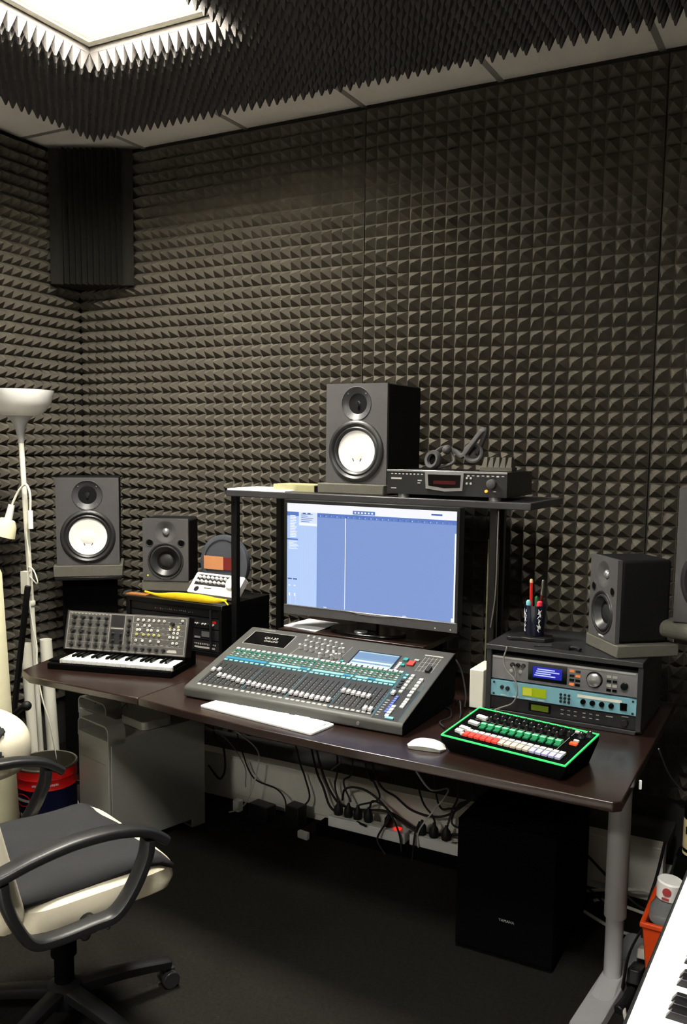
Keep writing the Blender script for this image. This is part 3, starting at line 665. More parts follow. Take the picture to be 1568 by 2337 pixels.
def fn(mb):
    for k, (a, b) in enumerate(BK):
        for j in range(8):
            x = a+(b-a)*(j+.5)/8
            mb.bx((x, .178, .002), (.0135, .007, .003), 0)
            mb.bx((x, .255, .0025), (.0125, .009, .004), 1)
            for q in range(3): mb.bx((x-.001, .243-q*.011, .0018), (.008, .005, .003), 2 if q < 1 else 1 if (j+q) % 3 == 0 else 3)
            mb.bx((x, .209, .0015), (.011, .004, .002), 3)
        if k == 0: mb.bx((.113, .196, .001), (.165, .012, .001), 4)
        else:
            mb.bx(((a+b)/2, .196, .001), (b-a-.006, .010, .001), 0); mb.bx((a+(b-a)*(.85 if k < 3 else .42), .196, .0013), (.028, .010, .0012), 4)
panel('channel_buttons', [TEALL, BUTW, GRNB, mat('channel_strip_beige', (150, 140, 120), .5), mat('mixer_blue_bar', (10, 110, 150), .5)], fn)
def fn(mb):
    mb.rect(.468, .628, .258, .352, .0006, 0); mb.rect(.474, .622, .302, .346, .001, 1); mb.rect(.474, .622, .264, .302, .001, 2)
    for k in range(4): mb.rect(.478, .618, .268+k*.009, .2735+k*.009, .0012, 1 if k % 2 else 3)
    mb.rect(.474, .622, .34, .346, .0012, 2)
panel('touch_display', [BLKG, SCR['lcdtop'], SCR['lcdlow'], SCR['white']], fn)
def fn(mb):
    for a in ((.242, .282), (.255, .395), (.43, .262)): pass
    for u0, v0, u1, v1 in ((.245, .27, .262, .382), (.43, .262, .437, .365), (.245, .27, .43, .262)):
        d = Vector((u1-u0, v1-v0, 0)).normalized().cross(Vector((0, 0, 1)))*.0007
        mb.quad((u0-d.x, v0-d.y, .0006), (u0+d.x, v0+d.y, .0006), (u1+d.x, v1+d.y, .0006), (u1-d.x, v1-d.y, .0006), 0)
    for k in range(5): mb.rect(.706+k*.0135, .7072+k*.0135, .275, .365, .0006, 0)
    for k in range(4): mb.rect(.706, .764, .28+k*.025, .281+k*.025, .0006, 0)
    mb.rect(.70, .764, .372, .378, .0006, 0); pass
    for r_ in range(6): mb.bx((.715, .15+r_*.0185, .003), (.011, .011, .005), 1); mb.bx((.75, .135+r_*.0185, .003), (.012, .011, .005), 1)
    for r_ in range(4): mb.bx((.728, .022+r_*.016, .0025), (.012, .011, .004), 1); mb.bx((.752, .075+r_*.013, .0025), (.012, .010, .004), 1)
    for r_ in range(8): mb.bx((.716, .04+r_*.0115, .002), (.009, .008, .003), 7)
    for r_ in range(7): mb.rect(.69, .70, .02+r_*.013, .0235+r_*.013, .0007, 0)
    mb.bx((.74, .012, .0025), (.026, .009, .004), 6)
panel('master_section_buttons', [MSL, BUTW, mat('teal_button', (40, 140, 140), .5), mat('red_button', (190, 50, 36), .45), KNOBG, MXD, TEALL, BLUB], fn)
def fn(mb):
    for r_ in range(5): mb.bx((.694, .176+r_*.017, .002), (.010, .009, .003), 0 if r_ > 2 else 1)
panel('layer_buttons', [TEALL, MXD], fn)
def fn(mb):
    for k in range(5): mb.bx((.642, .265+k*.0105, .0015), (.009, .007, .003), 0)
    mb.bx((.652, .33, .003), (.015, .016, .005), 1); mb.bx((.656, .295, .003), (.012, .010, .005), 1); mb.bx((.688, .336, .002), (.016, .009, .003), 2)
panel('display_buttons', [BUTW, MATS['teal_button'], KNOBG], fn)
def fn(mb): mb.bx((.446, .27, .002), (.012, .010, .003), 0)
panel('teal_button', [MATS['teal_button']], fn)
def fn(mb): mb.bx((.748, .29, .004), (.013, .03, .008), 0)
panel('usb_cover', [MXD], fn)
def fn(mb): mb.bx((.678, .312, .003), (.022, .026, .005), 0)
panel('red_button', [MATS['red_button']], fn)
kn = None
rnd = random.Random(5)
spots = [(.262+.024*i+.006*(j % 2), .372-j*.03-(i*.0035)) for j in range(3) for i in range(7 if j < 2 else 8)] + [(.4, .30), (.418, .285), (.405, .275), (.424, .325), (.382, .285), (.36, .275)]
for u_, v_ in spots:
    M_ = PM @ TR(u_, v_, .0004)
    if kn is None:
        m = MB(); m.lathe([(.0075, 0), (.0072, .004), (.0058, .006), (.0052, .017), (.004, .018), (.0002, .018)], 16); kn = m.build('knob', KNOBG, t); kn.matrix_local = M_
    else: dup_part(kn, M_, t)
fc = None
LV = [[.105, .11, .08, .078, .074, .07, .066, .062], [.062, .06, .057, .056, .054, .053, .052, .052], [.05, .05, .049, .047, .046, .045, .045, .046], [.105, .103, .101, .099, .097, .096, .034, .034]]
for k, (a, b) in enumerate(BK):
    for j in range(8):
        x = a+(b-a)*(j+.5)/8; M_ = PM @ TR(x, LV[k][j], .0008)
        if fc is None:
            m = MB(); m.add([(-.0062, -.0095, .003), (.0062, -.0095, .003), (.0062, .0095, .003), (-.0062, .0095, .003), (-.0052, -.008, .010), (.0052, -.008, .010), (.0052, .008, .010), (-.0052, .008, .010), (-.005, -.001, .0085), (.005, -.001, .0085), (.005, .001, .0085), (-.005, .001, .0085)],
                [(3, 2, 1, 0), (0, 1, 5, 4), (2, 3, 7, 6), (4, 5, 9, 8), (8, 9, 10, 11), (11, 10, 6, 7), (1, 2, 6, 10, 9, 5), (3, 0, 4, 8, 11, 7)]); m.box(-.0015, .0015, -.003, .003, 0, .003)
            fc = m.build('fader_cap', CAPW, t); fc.matrix_local = M_
        else: dup_part(fc, M_, t)
M_ = PM @ TR(.697, .135, .0008); dup_part(fc, M_, t)
m = MB(); m.M = FRONT(PW-.14, -.0005, .018) ; m.lathe([(.006, 0), (.0055, .003), (.0002, .003)], 14); m.build('headphone_socket', SIL, t)

# ------------------------------------------------------------------ keyboard and mouse
t = thing('computer_keyboard', 'thin white computer keyboard lying in front of the mixing console', 'keyboard', (-1.49, 2.2215, DZ), -7.5)
m = MB(); m.rbox(-.225, .225, -.052, .062, .0, .007, .008); m.build('base', WHT, t, bevel=.0015)
m = MB()
for r_ in range(6):
    h = .0165 if r_ else .0185; y = -.046+r_*.0178
    if r_ == 0:
        xs = [(-.219, .017), (-.2, .017), (-.181, .02), (-.159, .1), (-.057, .02), (-.035, .017), (-.016, .017)]
        xs = xs+[(.012, .016), (.03, .016), (.048, .016), (.078, .035), (.115, .017), (.134, .017)]
    else: xs = [(-.219+i*.0187, .0167) for i in range(23) if i not in (15, 19)]
    for x, w_ in xs: m.box(x, x+w_, y, y+.0158, .0071, .0092)
m.build('keys', WHT, t, bevel=.0008, seg=1)
m = MB()
K = 18; J = 10
for s_ in (0,):
    v = []
    for j in range(J+1):
        u_ = -1+2*j/J; wy = .029*(1-abs(u_)**4)**.25 if abs(u_) < 1 else 0.0005
        for i in range(K+1):
            q = -1+2*i/K; hgt = .021*(max(0, 1-abs(u_)**2.6))*(1-.6*abs(q)**3)+.004
            v.append((u_*.056, q*max(wy, .0005), hgt))
    m.add(v, [(j*(K+1)+i, (j+1)*(K+1)+i, (j+1)*(K+1)+i+1, j*(K+1)+i+1) for j in range(J) for i in range(K)], 0, True)
    vb = [(x, y, .001) for x, y, z in v]
    per = [i for i in range(K+1)] + [(j)*(K+1)+K for j in range(1, J+1)] + [J*(K+1)+i for i in range(K-1, -1, -1)] + [j*(K+1) for j in range(J-1, 0, -1)]
    m.add([v[i] for i in per]+[vb[i] for i in per], [(i, i+len(per), (i+1) % len(per)+len(per), (i+1) % len(per)) for i in range(len(per))], 1, True)
solo('computer_mouse', m, [WHT, ALUM], 'white low computer mouse on the desk between keyboard and drum machine', 'mouse', loc=(-.945, 2.215, DZ+.0003), rz=8)

# ------------------------------------------------------------------ piano keys helper: white keys and black keys along x
def piano_keys(mb_w, mb_b, n, kw, kl, bl, h=.012, start=0, bh=.009):
    """n white keys of width kw, front edge at y=0, running back to y=kl"""
    pat = [1, 1, 0, 1, 1, 1, 0]      # black key after white key index (C D E F G A B)
    for i in range(n):
        mb_w.box(i*kw+.0005, (i+1)*kw-.0005, 0, kl, 0, h)
        if i < n-1 and pat[(i+start) % 7]:
            x = (i+1)*kw; b = kw*.29
            y0 = kl-bl
            mb_b.add([(x-b, y0, h), (x+b, y0, h), (x+b, kl, h), (x-b, kl, h), (x-b*.8, y0+.006*bl/.09, h+bh), (x+b*.8, y0+.006*bl/.09, h+bh), (x+b*.8, kl, h+bh), (x-b*.8, kl, h+bh)],
                     [(4, 5, 6, 7), (0, 1, 5, 4), (1, 2, 6, 5), (2, 3, 7, 6), (3, 0, 4, 7)])
# ------------------------------------------------------------------ small analogue synthesizer on the left of the desk
t = thing('analogue_synthesizer', 'small grey analogue synthesizer with knob panel above white keys', 'synthesizer', (-2.45, 2.328, DZ+.0003), 15)
m = MB(); m.box(-.052, .44, -.022, .2, 0, .022); m.box(-.052, .44, .102, .2, .022, .05); m.box(-.06, -.004, .0, .1, .022, .03); m.box(.434, .44, 0, .1, .022, .038)
m.build('case', BLKM, t, bevel=.003)
m1, m2 = MB(), MB(); m1.M = m2.M = TR(0, -.006, .0225)
piano_keys(m1, m2, 22, .0196, .106, .064, .013, 3, .008)
m1.build('white_keys', WHT, t, bevel=.0006, seg=1); m2.build('black_keys', BLKG, t)
m = MB()
for s_ in (-.008, .4335): m.prism([(s_, -.008), (s_+.005, -.008), (s_+.005, .1), (s_, .1)], .022, .036, 0)
m.build('key_cheek', OFFW, t)
tilt = 74
PW2, PH2 = .492, .146
m = MB(); m.M = TR(-.054, .1, .048) @ RX(tilt)
m.box(0, PW2, 0, PH2, -.05, -.0005, 1); m.box(-.004, 0, 0, PH2+.002, -.05, .003, 1); m.box(PW2, PW2+.004, 0, PH2+.002, -.05, .003, 1)
m.box(0, PW2, 0, PH2, -.0005, .0015, 0); m.build('control_panel', [MSG, BLK], t, bevel=.001)
QM = TR(-.054, .1, .048) @ RX(tilt) @ TR(0, 0, .0017)
def pl(mb, u0, v0, u1, v1, wd=.0006, k=0):
    d = Vector((u1-u0, v1-v0, 0)).normalized().cross(Vector((0, 0, 1)))*wd
    mb.quad((u0+d.x, v0+d.y, 0), (u0-d.x, v0-d.y, 0), (u1-d.x, v1-d.y, 0), (u1+d.x, v1+d.y, 0), k)
m = MB(); m.M = QM
pl(m, .006, .141, .486, .141); pl(m, .006, .005, .486, .005); pl(m, .006, .005, .006, .141); pl(m, .486, .005, .486, .141)
for u in (.178, .24, .272): pl(m, u, .03, u, .141)
for v in (.115, .087, .058, .032): pl(m, .01, v, .175, v, .0003)
for v in (.115, .095, .075, .058, .032): pl(m, .275, v, .48, v, .0003)
for u in (.045, .08, .113, .147): pl(m, u, .01, u, .055, .0003)
for u in range(12): m.rect(.012+u*.0145, .02+u*.0145, .1365, .1385, 0, 0)
for r_ in range(5):
    for u in range(9): m.rect(.284+u*.0215, .294+u*.0215, .122-r_*.0215, .1235-r_*.0215, 0, 0)
m.rect(.183, .236, .088, .0905, 0, 0); m.rect(.42, .458, .012, .0195, .0003, 0); m.rect(.425, .455, .02, .0225, .0003, 0)
m.build('panel_print', MSL, t)
m = MB(); m.M = QM; m.rect(.183, .236, .095, .138, .0002, 0); m.rect(.183, .236, .03, .085, .0002, 0); m.build('patch_diagram_plate', DARKP, t)
kn = None
K = [(x, .124, 1.3 if i < 2 else 1) for i, x in enumerate((.03, .065, .097, .13, .163))] + [(x, .1, 1) for x in (.03, .065, .097, .13, .163)] + [(x, .072, 1.4) for x in (.03, .065)] + \
    [(x, .068, .9) for x in (.097, .13, .163, .195, .228, .258)] + [(.03+i*.0335, .042, .9) for i in range(8)] + [(.03+i*.0335, .019, 1) for i in range(8)] + \
    [(.258, y, .9) for y in (.122, .1, .08)] + [(.295+i*.028, .019, 1) for i in range(5)] + [(.432, .118, 1.3)]
for u, v, s_ in K:
    M_ = QM @ TR(u, v, 0) @ Matrix.Diagonal((s_*1.15, s_*1.15, 1.1, 1))
    if kn is None:
        m = MB(); m.lathe([(.0065, 0), (.0065, .0015), (.005, .003), (.0045, .012), (.0038, .013), (.0002, .013)], 14, 0); kn = m.build('knob', RUB, t); kn.matrix_local = M_
    else: dup_part(kn, M_, t)
jk = jy = None
rnd = random.Random(11)
JP = [(.292, .127), (.314, .127), (.336, .127), (.356, .127), (.376, .127), (.398, .127), (.292, .107), (.32, .107), (.34, .107), (.47, .132), (.292, .09), (.303, .09), (.335, .09), (.35, .09), (.376, .09), (.292, .073, 1), (.32, .073, 1), (.34, .073, 1), (.362, .073, 1), (.382, .073, 1), (.292, .05), (.318, .05), (.35, .05), (.383, .05),
      (.425, .098), (.44, .098), (.458, .098), (.44, .085), (.456, .085), (.425, .069), (.44, .069), (.456, .069), (.44, .048), (.456, .048), (.426, .108, 1), (.456, .108, 1)]
for q in JP:
    M_ = QM @ TR(q[0], q[1], 0); y = len(q) > 2
    src = jy if y else jk
    if src is None:
        m = MB(); m.prism([(.0052*cos(2*pi*i/6), .0052*sin(2*pi*i/6)) for i in range(6)], 0, .003, 0); m.lathe([(.0035, .003), (.0033, .0045), (.0018, .0045)], 12); m.lathe([(.0018, .0031), (.0002, .0031)], 8, 1)
        o = m.build('patch_jack', [JACKY if y else JACK, BLKM], t); o.matrix_local = M_
        if y: jy = o
        else: jk = o
    else: dup_part(src, M_, t)
m = MB(); m.box(-.05, .05, -.02, .02, 0, .004); solo('wooden_strip', m, mat('light_brown_wood', (150, 96, 48), .5), 'small light brown wooden piece lying on the left end of the left rack', 'wood piece', loc=(-2.49, 2.785, .9465), rz=6)

# ------------------------------------------------------------------ drum machine with green outline
t = thing('drum_machine', 'black drum machine outlined in green light with rows of lit pads', 'drum machine', (-.901, 2.209, DZ+.0003), -10.5)
W_, L_ = .368, .202
m = MB(); z0, z1 = .046, .077
for (a, b, c, d, k) in ((.004, W_-.004, .004, L_-.004, 0),):
    lo = [(-.0, 0), (W_, 0), (W_, L_), (0, L_)]; li = [(.02, .016), (W_-.02, .016), (W_-.02, L_-.01), (.02, L_-.01)]
    zz = [z0, z0, z1, z1]
    v = [(x, y, 0) for x, y in li] + [(x, y, zz[i]-.014) for i, (x, y) in enumerate(lo)] + [(x, y, zz[i]) for i, (x, y) in enumerate(lo)]
    m.add(v, [(3, 2, 1, 0), (8, 9, 10, 11)] + [(i, (i+1) % 4, 4+(i+1) % 4, 4+i) for i in range(4)] + [(4+i, 4+(i+1) % 4, 8+(i+1) % 4, 8+i) for i in range(4)])
m.build('case', BLKM, t, bevel=.002)
DM = frame((0, 0, z0+.0006), (1, 0, 0), (0, L_, z1-z0)); L2 = sqrt(L_**2+(z1-z0)**2)
def fn(mb):
    e = .0035
    for a in ((0, W_, 0, e), (0, W_, L2-e, L2), (0, e, e, L2-e), (W_-e, W_, e, L2-e)): mb.box(a[0], a[1], a[2], a[3], -.002, .002)
panel('light_strip', [GRN], fn, t, DM)
def fn(mb):
    for i in range(16): mb.bx((.062+i*.0182, .032+.0 *i, .004), (.0142, .021, .006), 0 if i < 6 else 1 if i < 11 else 2)
panel('step_pads', [mat('red_lit_pad', (226, 70, 60), .5, emit=(230, 60, 50), es=.3), mat('warm_lit_pad', (225, 205, 190), .5), mat('violet_lit_pad', (205, 200, 245), .5)], fn, t, DM)
def fn(mb):
    for i in range(16): mb.bx((.062+i*.0182, .053, .004), (.0145, .012, .006), 0)
panel('pad_buttons', [BUTW], fn, t, DM)
def fn(mb):
    for r_, (a, b) in enumerate(((.036, .145), (.034, .103), (.03, .062), (.03, .04))):
        for i in range(3 if r_ < 3 else 2): mb.bx((a+i*.011, b-i*.002, .004), (.011, .014, .007), 0)
panel('side_buttons', [BUTW], fn, t, DM)
for u, v, a, b in ((.052, .03, .012, .012), (.335, .135, .014, .008), (.315, .185, .012, .006)):
    def fn(mb): mb.bx((u, v, .003), (a, b, .005), 0)
    panel('small_button', [BUTW], fn, t, DM)
def fn(mb): mb.bx((.335, .118, .003), (.02, .012, .005), 0)
panel('start_button', [mat('orange_lit_button', (230, 90, 50), .5, emit=(240, 80, 40), es=.5)], fn, t, DM)
fa = None
for i in range(11):
    M_ = DM @ TR(.078+i*.0222, .098+.0005*i, .0006)
    if fa is None:
        m = MB(); m.box(-.0075, .0075, -.016, .016, 0, .004, 0); m.box(-.0078, .0078, -.004, .008, .004, .01, 1); m.box(-.0078, .0078, -.001, .001, .01, .0106, 2); fa = m.build('channel_fader', [GRNB, mat('green_fader_cap', (70, 190, 130), .45), WHT], t); fa.matrix_local = M_
    else: dup_part(fa, M_, t)
kn = None
for r_ in range(3):
    for i in range(11):
        if r_ == 0 and i > 9: continue
        M_ = DM @ TR(.078+i*.0222+(.004 if r_ % 2 else 0), .137+r_*.019, .0004)
        if kn is None:
            m = MB(); m.lathe([(.0062, 0), (.006, .003), (.0045, .005), (.0042, .013), (.0002, .0135)], 12); m.box(-.0006, .0006, 0, .004, .0135, .0141, 1); kn = m.build('knob', [DARKP, WHT], t); kn.matrix_local = M_
        else: dup_part(kn, M_, t)
for u, v in ((.335, .162), (.352, .18)): dup_part(kn, DM @ TR(u, v, .0004) @ Matrix.Diagonal((1.5, 1.5, 1, 1)), t)
def fn(mb):
    mb.rect(.03, .3, .131, .1322, .0005); mb.rect(.308, .3092, .03, .19, .0005); mb.text('TR-8', .009, TR(.335, .195, .0006), 0, .0002)
    for i in range(11): mb.rect(.072+i*.0222, .084+i*.0222, .12, .122, .0005)
panel('panel_print', [MSL], fn, t, DM)

# ------------------------------------------------------------------ right rack with three units
t = thing('equipment_rack', 'black open rack with three sound modules at the right desk end', 'rack', (-.683, 2.62, DZ+.0003), 0)
w2, hh, dd = .238, .221, .32
m = MB()
m.box(-w2, w2, -.01, dd, hh-.016, hh); m.box(-w2, w2, .02, dd, 0, .012)
for s_ in (-1, 1):
    a, b = sorted((s_*w2, s_*(w2-.016))); m.box(a, b, 0, dd, .012, hh-.016)
m.box(-w2+.016, w2-.016, dd-.01, dd, .012, hh-.016); m.box(-w2+.016, w2-.016, 0, .02, 0, .012)
m.build('rack_case', mat('rack_black', (38, 38, 40), .45), t, bevel=.002)
def unit(name_label, z0, z1, mats, fn, extra=None, y=.01):
    m = MB(); m.box(-w2+.0165, w2-.0165, y, .25, z0, z1, 0); m.M = FRONT(0, y-.0003, z0); fn(m, z1-z0)
    o = m.build('rack_unit', mats, t, label=name_label); return o
def kb(mb, u, v, r, h, k, n=20): old = mb.M; mb.M = old @ TR(u, v, 0); mb.lathe([(r, 0), (r*.96, h*.85), (r*.85, h), (.0002, h)], n, k); mb.M = old
def fn(mb, h):
    mb.box(-.218, .215, h-.006, h, 0, .004, 1)
    mb.box(-.105, .015, .01, .064, 0, .002, 2); mb.rect(-.09, .0, .02, .055, .0024, 3)
    for i in range(4): mb.rect(-.085+i*.003, -.02+i*.006-.02*(i % 2), .026+i*.0065, .0295+i*.0065, .0028, 4)
    kb(mb, .097, .037, .0245, .003, 2, 32); kb(mb, .097, .037, .021, .012, 5, 32)
    for c in range(2):
        for r_ in range(4): mb.bx((.03+c*.018, .014+r_*.0135, .002), (.014, .007, .003), 2 if (r_+c) % 3 else 6)
        for r_ in range(4): mb.bx((.14+c*.017, .012+r_*.0135, .002), (.013, .008, .003), 2 if r_ % 2 == 0 else 7)
    kb(mb, .185, .03, .011, .012, 2)
    for i in range(3): kb(mb, -.155+i*.017, .05, .007, .008, 2)
    kb(mb, -.16, .03, .006, .003, 7, 14); kb(mb, -.13, .03, .006, .003, 7, 14)
unit('dark sound module with blue display and big silver dial', .111, .184, [SILVP, SIL, BLKG, LCDB, LCDBT, SIL, mat('amber_button', (220, 130, 70), .5, emit=(220, 120, 60), es=.3), MSL], fn)
def fn(mb, h):
    mb.rect(-.12, -.045, .012, .04, .001, 1); mb.rect(-.118, -.09, .014, .038, .0014, 2)
    for i in range(3):
        for j in range(3): kb(mb, .0+i*.0125, .012+j*.0105, .004, .004, 3, 12)
    mb.rect(.05, .18, .032, .041, .0008, 4)
    for i in range(4): kb(mb, .068+i*.0275, .021, .0075, .01, 5); 
    mb.box(.176, .196, .012, .034, 0, .004, 6)
    kb(mb, -.185, .03, .006, .006, 3, 14); kb(mb, -.167, .028, .0065, .006, 3, 14)
    for u in (-.212, .212):
        for v in (.006, h-.006): kb(mb, u, v, .0035, .002, 3, 10)
    for i in range(4): mb.rect(-.19+.04*i, -.17+.04*i, .004, .006, .0008, 4)
unit('light blue sound module with green display and four knobs', .0575, .106, [BLUEF, LCDG, mat('yellow_lcd', (180, 184, 60), .3, emit=(160, 165, 30), es=.3), RUB, OFFW, BLKM, DGLS], fn, y=.004)
def fn(mb, h):
    mb.rect(-.1, -.03, .009, .036, .0008, 1); mb.rect(-.092, -.038, .013, .031, .0012, 2)
    for r_ in range(2):
        for i in range(6): mb.rect(.0+i*.02+.006*(i > 2), .009+i*.02+.006*(i > 2), .014+r_*.013, .0165+r_*.013, .0008, 3)
    mb.rect(.135, .155, .028, .031, .0008, 3); mb.rect(.18, .2, .035, .037, .0008, 3); kb(mb, .19, .018, .011, .01, 4)
unit('black sound module with small dark green display', .0135, .0545, [DARKP, BLKG, LCDGD, MSL, RUB], fn)
m = MB(); m.tube([(-.168, -.012, .222), (-.17, -.016, .21), (-.176, -.018, .18), (-.165, -.022, .15), (-.135, -.024, .12), (-.125, -.03, .085), (-.14, -.03, .05), (-.175, -.024, .03), (-.2, -.02, .017)], .0024); m.tube([(-.15, -.0, .15), (-.145, -.015, .16), (-.135, -.018, .14), (-.14, -.02, .115)], .002)
solo('signal_cable', m, CABG, 'thin grey cable hanging across the front of the right rack', 'cable', loc=(-.683, 2.62, DZ+.0003))
# pen cup and pens
ZR = DZ+.2215
t = thing('pen_cup', 'dark printed plastic cup of pens standing on the right rack', 'cup', (-.812, 2.76, ZR+.0131))
m = MB(); m.lathe([(.0, .0), (.029, 0), (.031, .004), (.035, .098), (.0325, .098), (.029, .006), (0, .006)], 36); m.build('cup_body', mat('smoky_cup', (20, 22, 40), .15, spec=.6), t)
m = MB(); rnd = random.Random(2)
for k in range(46):
    a = -pi/2+(-.75 if k % 2 else .6)+rnd.uniform(-.14, .14)-(.35*(k/46) if k % 2 else -.1); z = rnd.uniform(.015, .085); r = .0302+.0038*z/.098+.0006
    m.M = RZ(math.degrees(a)) @ TR(r, 0, z) @ RX(rnd.uniform(-40, 40)); m.box(-.0002, .0004, -.0012, .0012, -.005, .005)
m.build('printed_pattern', WHT, t)
def pen(name, label, x, y, L, r, tx, ty, mt, capm, capl):
    t = thing(name, label, 'pen', (-.812+x, 2.76+y, ZR+.0205)); lean = Matrix(((1, 0, tx, 0), (0, 1, ty, 0), (0, 0, 1, 0), (0, 0, 0, 1)))
    m = MB(); m.M = lean; m.lathe([(0.0002, 0), (r, .003), (r, L-capl)], 14); m.build('barrel', mt, t)
    m = MB(); m.M = lean; m.lathe([(r, L-capl), (r*1.1, L-capl), (r*1.05, L-.004), (r*.6, L), (.0002, L)], 14); m.build('cap', capm, t)
pen('marker_pen', 'red pencil standing tallest at the left of the pen cup', -.012, .0, .172, .0052, -.02, .0, RED, mat('pencil_wood', (220, 180, 130), .6), .012)
pen('marker_pen', 'blue capped pen at the left rim of the pen cup', -.016, -.008, .105, .0075, -.03, -.02, SKYB, TEALL, .016)
pen('marker_pen', 'red capped marker at the right rim of the pen cup', .012, -.008, .105, .0085, .05, -.02, WHT, mat('pink_red_cap', (225, 50, 70), .4), .022)
pen('marker_pen', 'dark green pen in the middle of the pen cup', .0, .004, .118, .0055, .02, 0, GREENP, GREENP, .02)
pen('marker_pen', 'black and silver pen standing tall at the right of the pen cup', .01, .008, .172, .0048, .06, 0, mat('dark_red_pen', (70, 14, 14), .3), CHR, .05)
m = MB(); m.prism([(-.07, -.045), (-.055, -.05), (-.02, -.035), (0, -.04), (.05, -.03), (.07, .0), (.055, .045), (-.05, .04)], 0, .012); solo('phone_stand', m, BLK, 'flat black stand plate under the pen cup', 'stand', loc=(-.815, 2.745, ZR+.0003), bevel=.002)
m = MB(); m.box(-.035, .02, -.012, .012, 0, .014); m.tube([(.02, 0, .008), (.04, 0, .01), (.055, -.01, .006)], .006); m.tube([(-.035, 0, .006), (-.06, -.012, .004), (-.085, -.03, .003)], .0022)
solo('cable_adapter', m, BLK, 'small black adapter lying on the right rack before the speaker pad', 'adapter', loc=(-.69, 2.665, ZR+.0003), rz=-6)
m = MB(); m.box(-.023, .023, 0, .13, 0, .125); solo('network_router', m, OFFW, 'upright off-white box between mixing console and right rack', 'router', loc=(-.952, 2.62, DZ+.0063), bevel=.003)
m = MB()
m.tube([(0, 0, .0), (.03, -.03, .006), (.06, -.1, .004), (.05, -.16, .004), (.08, -.2, .004)], .0025); m.tube([(.02, .04, .002), (.05, 0, .03), (.07, -.04, .006), (.09, -.1, .004)], .0025); m.tube([(-.02, .1, .15), (.02, .08, .11), (.05, .05, .04), (.06, .02, .004)], .003)
solo('cable_bundle', m, RUB, 'loose black cables on the desk right of the mixing console', 'cable', loc=(-1.045, 2.59, DZ+.003))

# ------------------------------------------------------------------ computer towers
def tower(label, loc, rz):
    t = thing('computer_tower', label, 'computer', loc, rz, 'silver computer towers under the desk')
    W_, D_, H_ = .216, .46, .511; zt = .455
    m = MB(); m.box(-W_/2, W_/2, .012, D_-.01, .035, zt); m.build('case', ALUM, t, bevel=.002)
    m = MB(); m.rbox(-W_/2+.002, W_/2-.002, 0, .0115, .035, zt+.0, .004, 0)
    for v in (.395, .435): m.box(-W_/2+.03, W_/2-.03, -.001, .0, v-.0, v+.0025, 1)
    m.box(-W_/2+.02, W_/2-.02, -.0008, .0, .36, .3608, 2); 
    m.build('front_panel', [ALUM, SIL, BLK], t, bevel=.001)
    m = MB()
    for k in range(3): m.box(-W_/2+.018, -W_/2+.028, -.001, .0, .06+k*.016, .069+k*.016)
    m.M = FRONT(-W_/2+.023, 0, .115); m.lathe([(.007, 0), (.0065, .002), (.0002, .002)], 16); m.build('front_ports', SIL, t)
    for y0, y1 in ((.0, .075), (D_-.075, D_)):
        P = [(-W_/2, zt-.02)] + [(-W_/2+.03-.03*cos(RAD(a)), H_-.03+.03*sin(RAD(a))) for a in range(0, 91, 15)] + [(W_/2-.03+.03*sin(RAD(a)), H_-.03+.03*cos(RAD(a))) for a in range(0, 91, 15)] + [(W_/2, zt-.02)]
        Q = [(-W_/2+.006, zt-.02)] + [(-W_/2+.03-.024*cos(RAD(a)), H_-.03+.024*sin(RAD(a))) for a in range(0, 91, 15)] + [(W_/2-.03+.024*sin(RAD(a)), H_-.03+.024*cos(RAD(a))) for a in range(0, 91, 15)] + [(W_/2-.006, zt-.02)]
        m = MB(); n = len(P); v = [(x, y0, z) for x, z in P]+[(x, y0, z) for x, z in Q]+[(x, y1, z) for x, z in P]+[(x, y1, z) for x, z in Q]
        for i in range(n-1):
            m.add(v, [(i, i+1, n+i+1, n+i), (2*n+i, 3*n+i, 3*n+i+1, 2*n+i+1)], 0); m.add(v, [(i, 2*n+i, 2*n+i+1, i+1), (n+i, n+i+1, 3*n+i+1, 3*n+i)], 0, True)
        m.build('handle', ALUM, t)
    for y0, y1 in ((.01, .075), (D_-.075, D_-.01)):
        m = MB()
        for x in (-W_/2+.003, W_/2-.003): m.box(x-.003, x+.003, y0, y1, 0, .045)
        m.box(-W_/2+.006, W_/2-.006, y0, y1, .0, .004)
        m.build('foot', ALUM, t)
    return t
tower('silver computer tower in front, the one carrying the flat silver box', (-2.425, 2.445, 0), -14.5)
tower('silver computer tower standing behind the red bin, with glasses on top', (-2.635, 2.655, 0), -14.5)
m = MB(); m.rbox(-.083, .083, -.07, .07, 0, .034, .025)
solo('external_drive', m, ALUM, 'flat silver rounded box lying on the front computer tower', 'drive', loc=(-2.352, 2.665, .4553), rz=-14.5, bevel=.003)
m = MB(); m.tube([(-.06, -.03, .004), (-.02, -.01, .014), (.03, .0, .02), (.06, -.02, .008)], .003); m.tube([(-.05, .02, .004), (0, .03, .012), (.05, .015, .006)], .003)
m.M = TR(.02, -.02, .01) @ RX(25); m.lathe([(.026, 0), (.028, .003), (.026, .006)], 24); m.M = TR(-.04, -.03, .01) @ RX(25); m.lathe([(.024, 0), (.026, .003), (.024, .006)], 24)
solo('eyeglasses', m, CHR, 'metal framed glasses lying on the rear computer tower', 'glasses', loc=(-2.60, 2.80, .456), rz=-14)
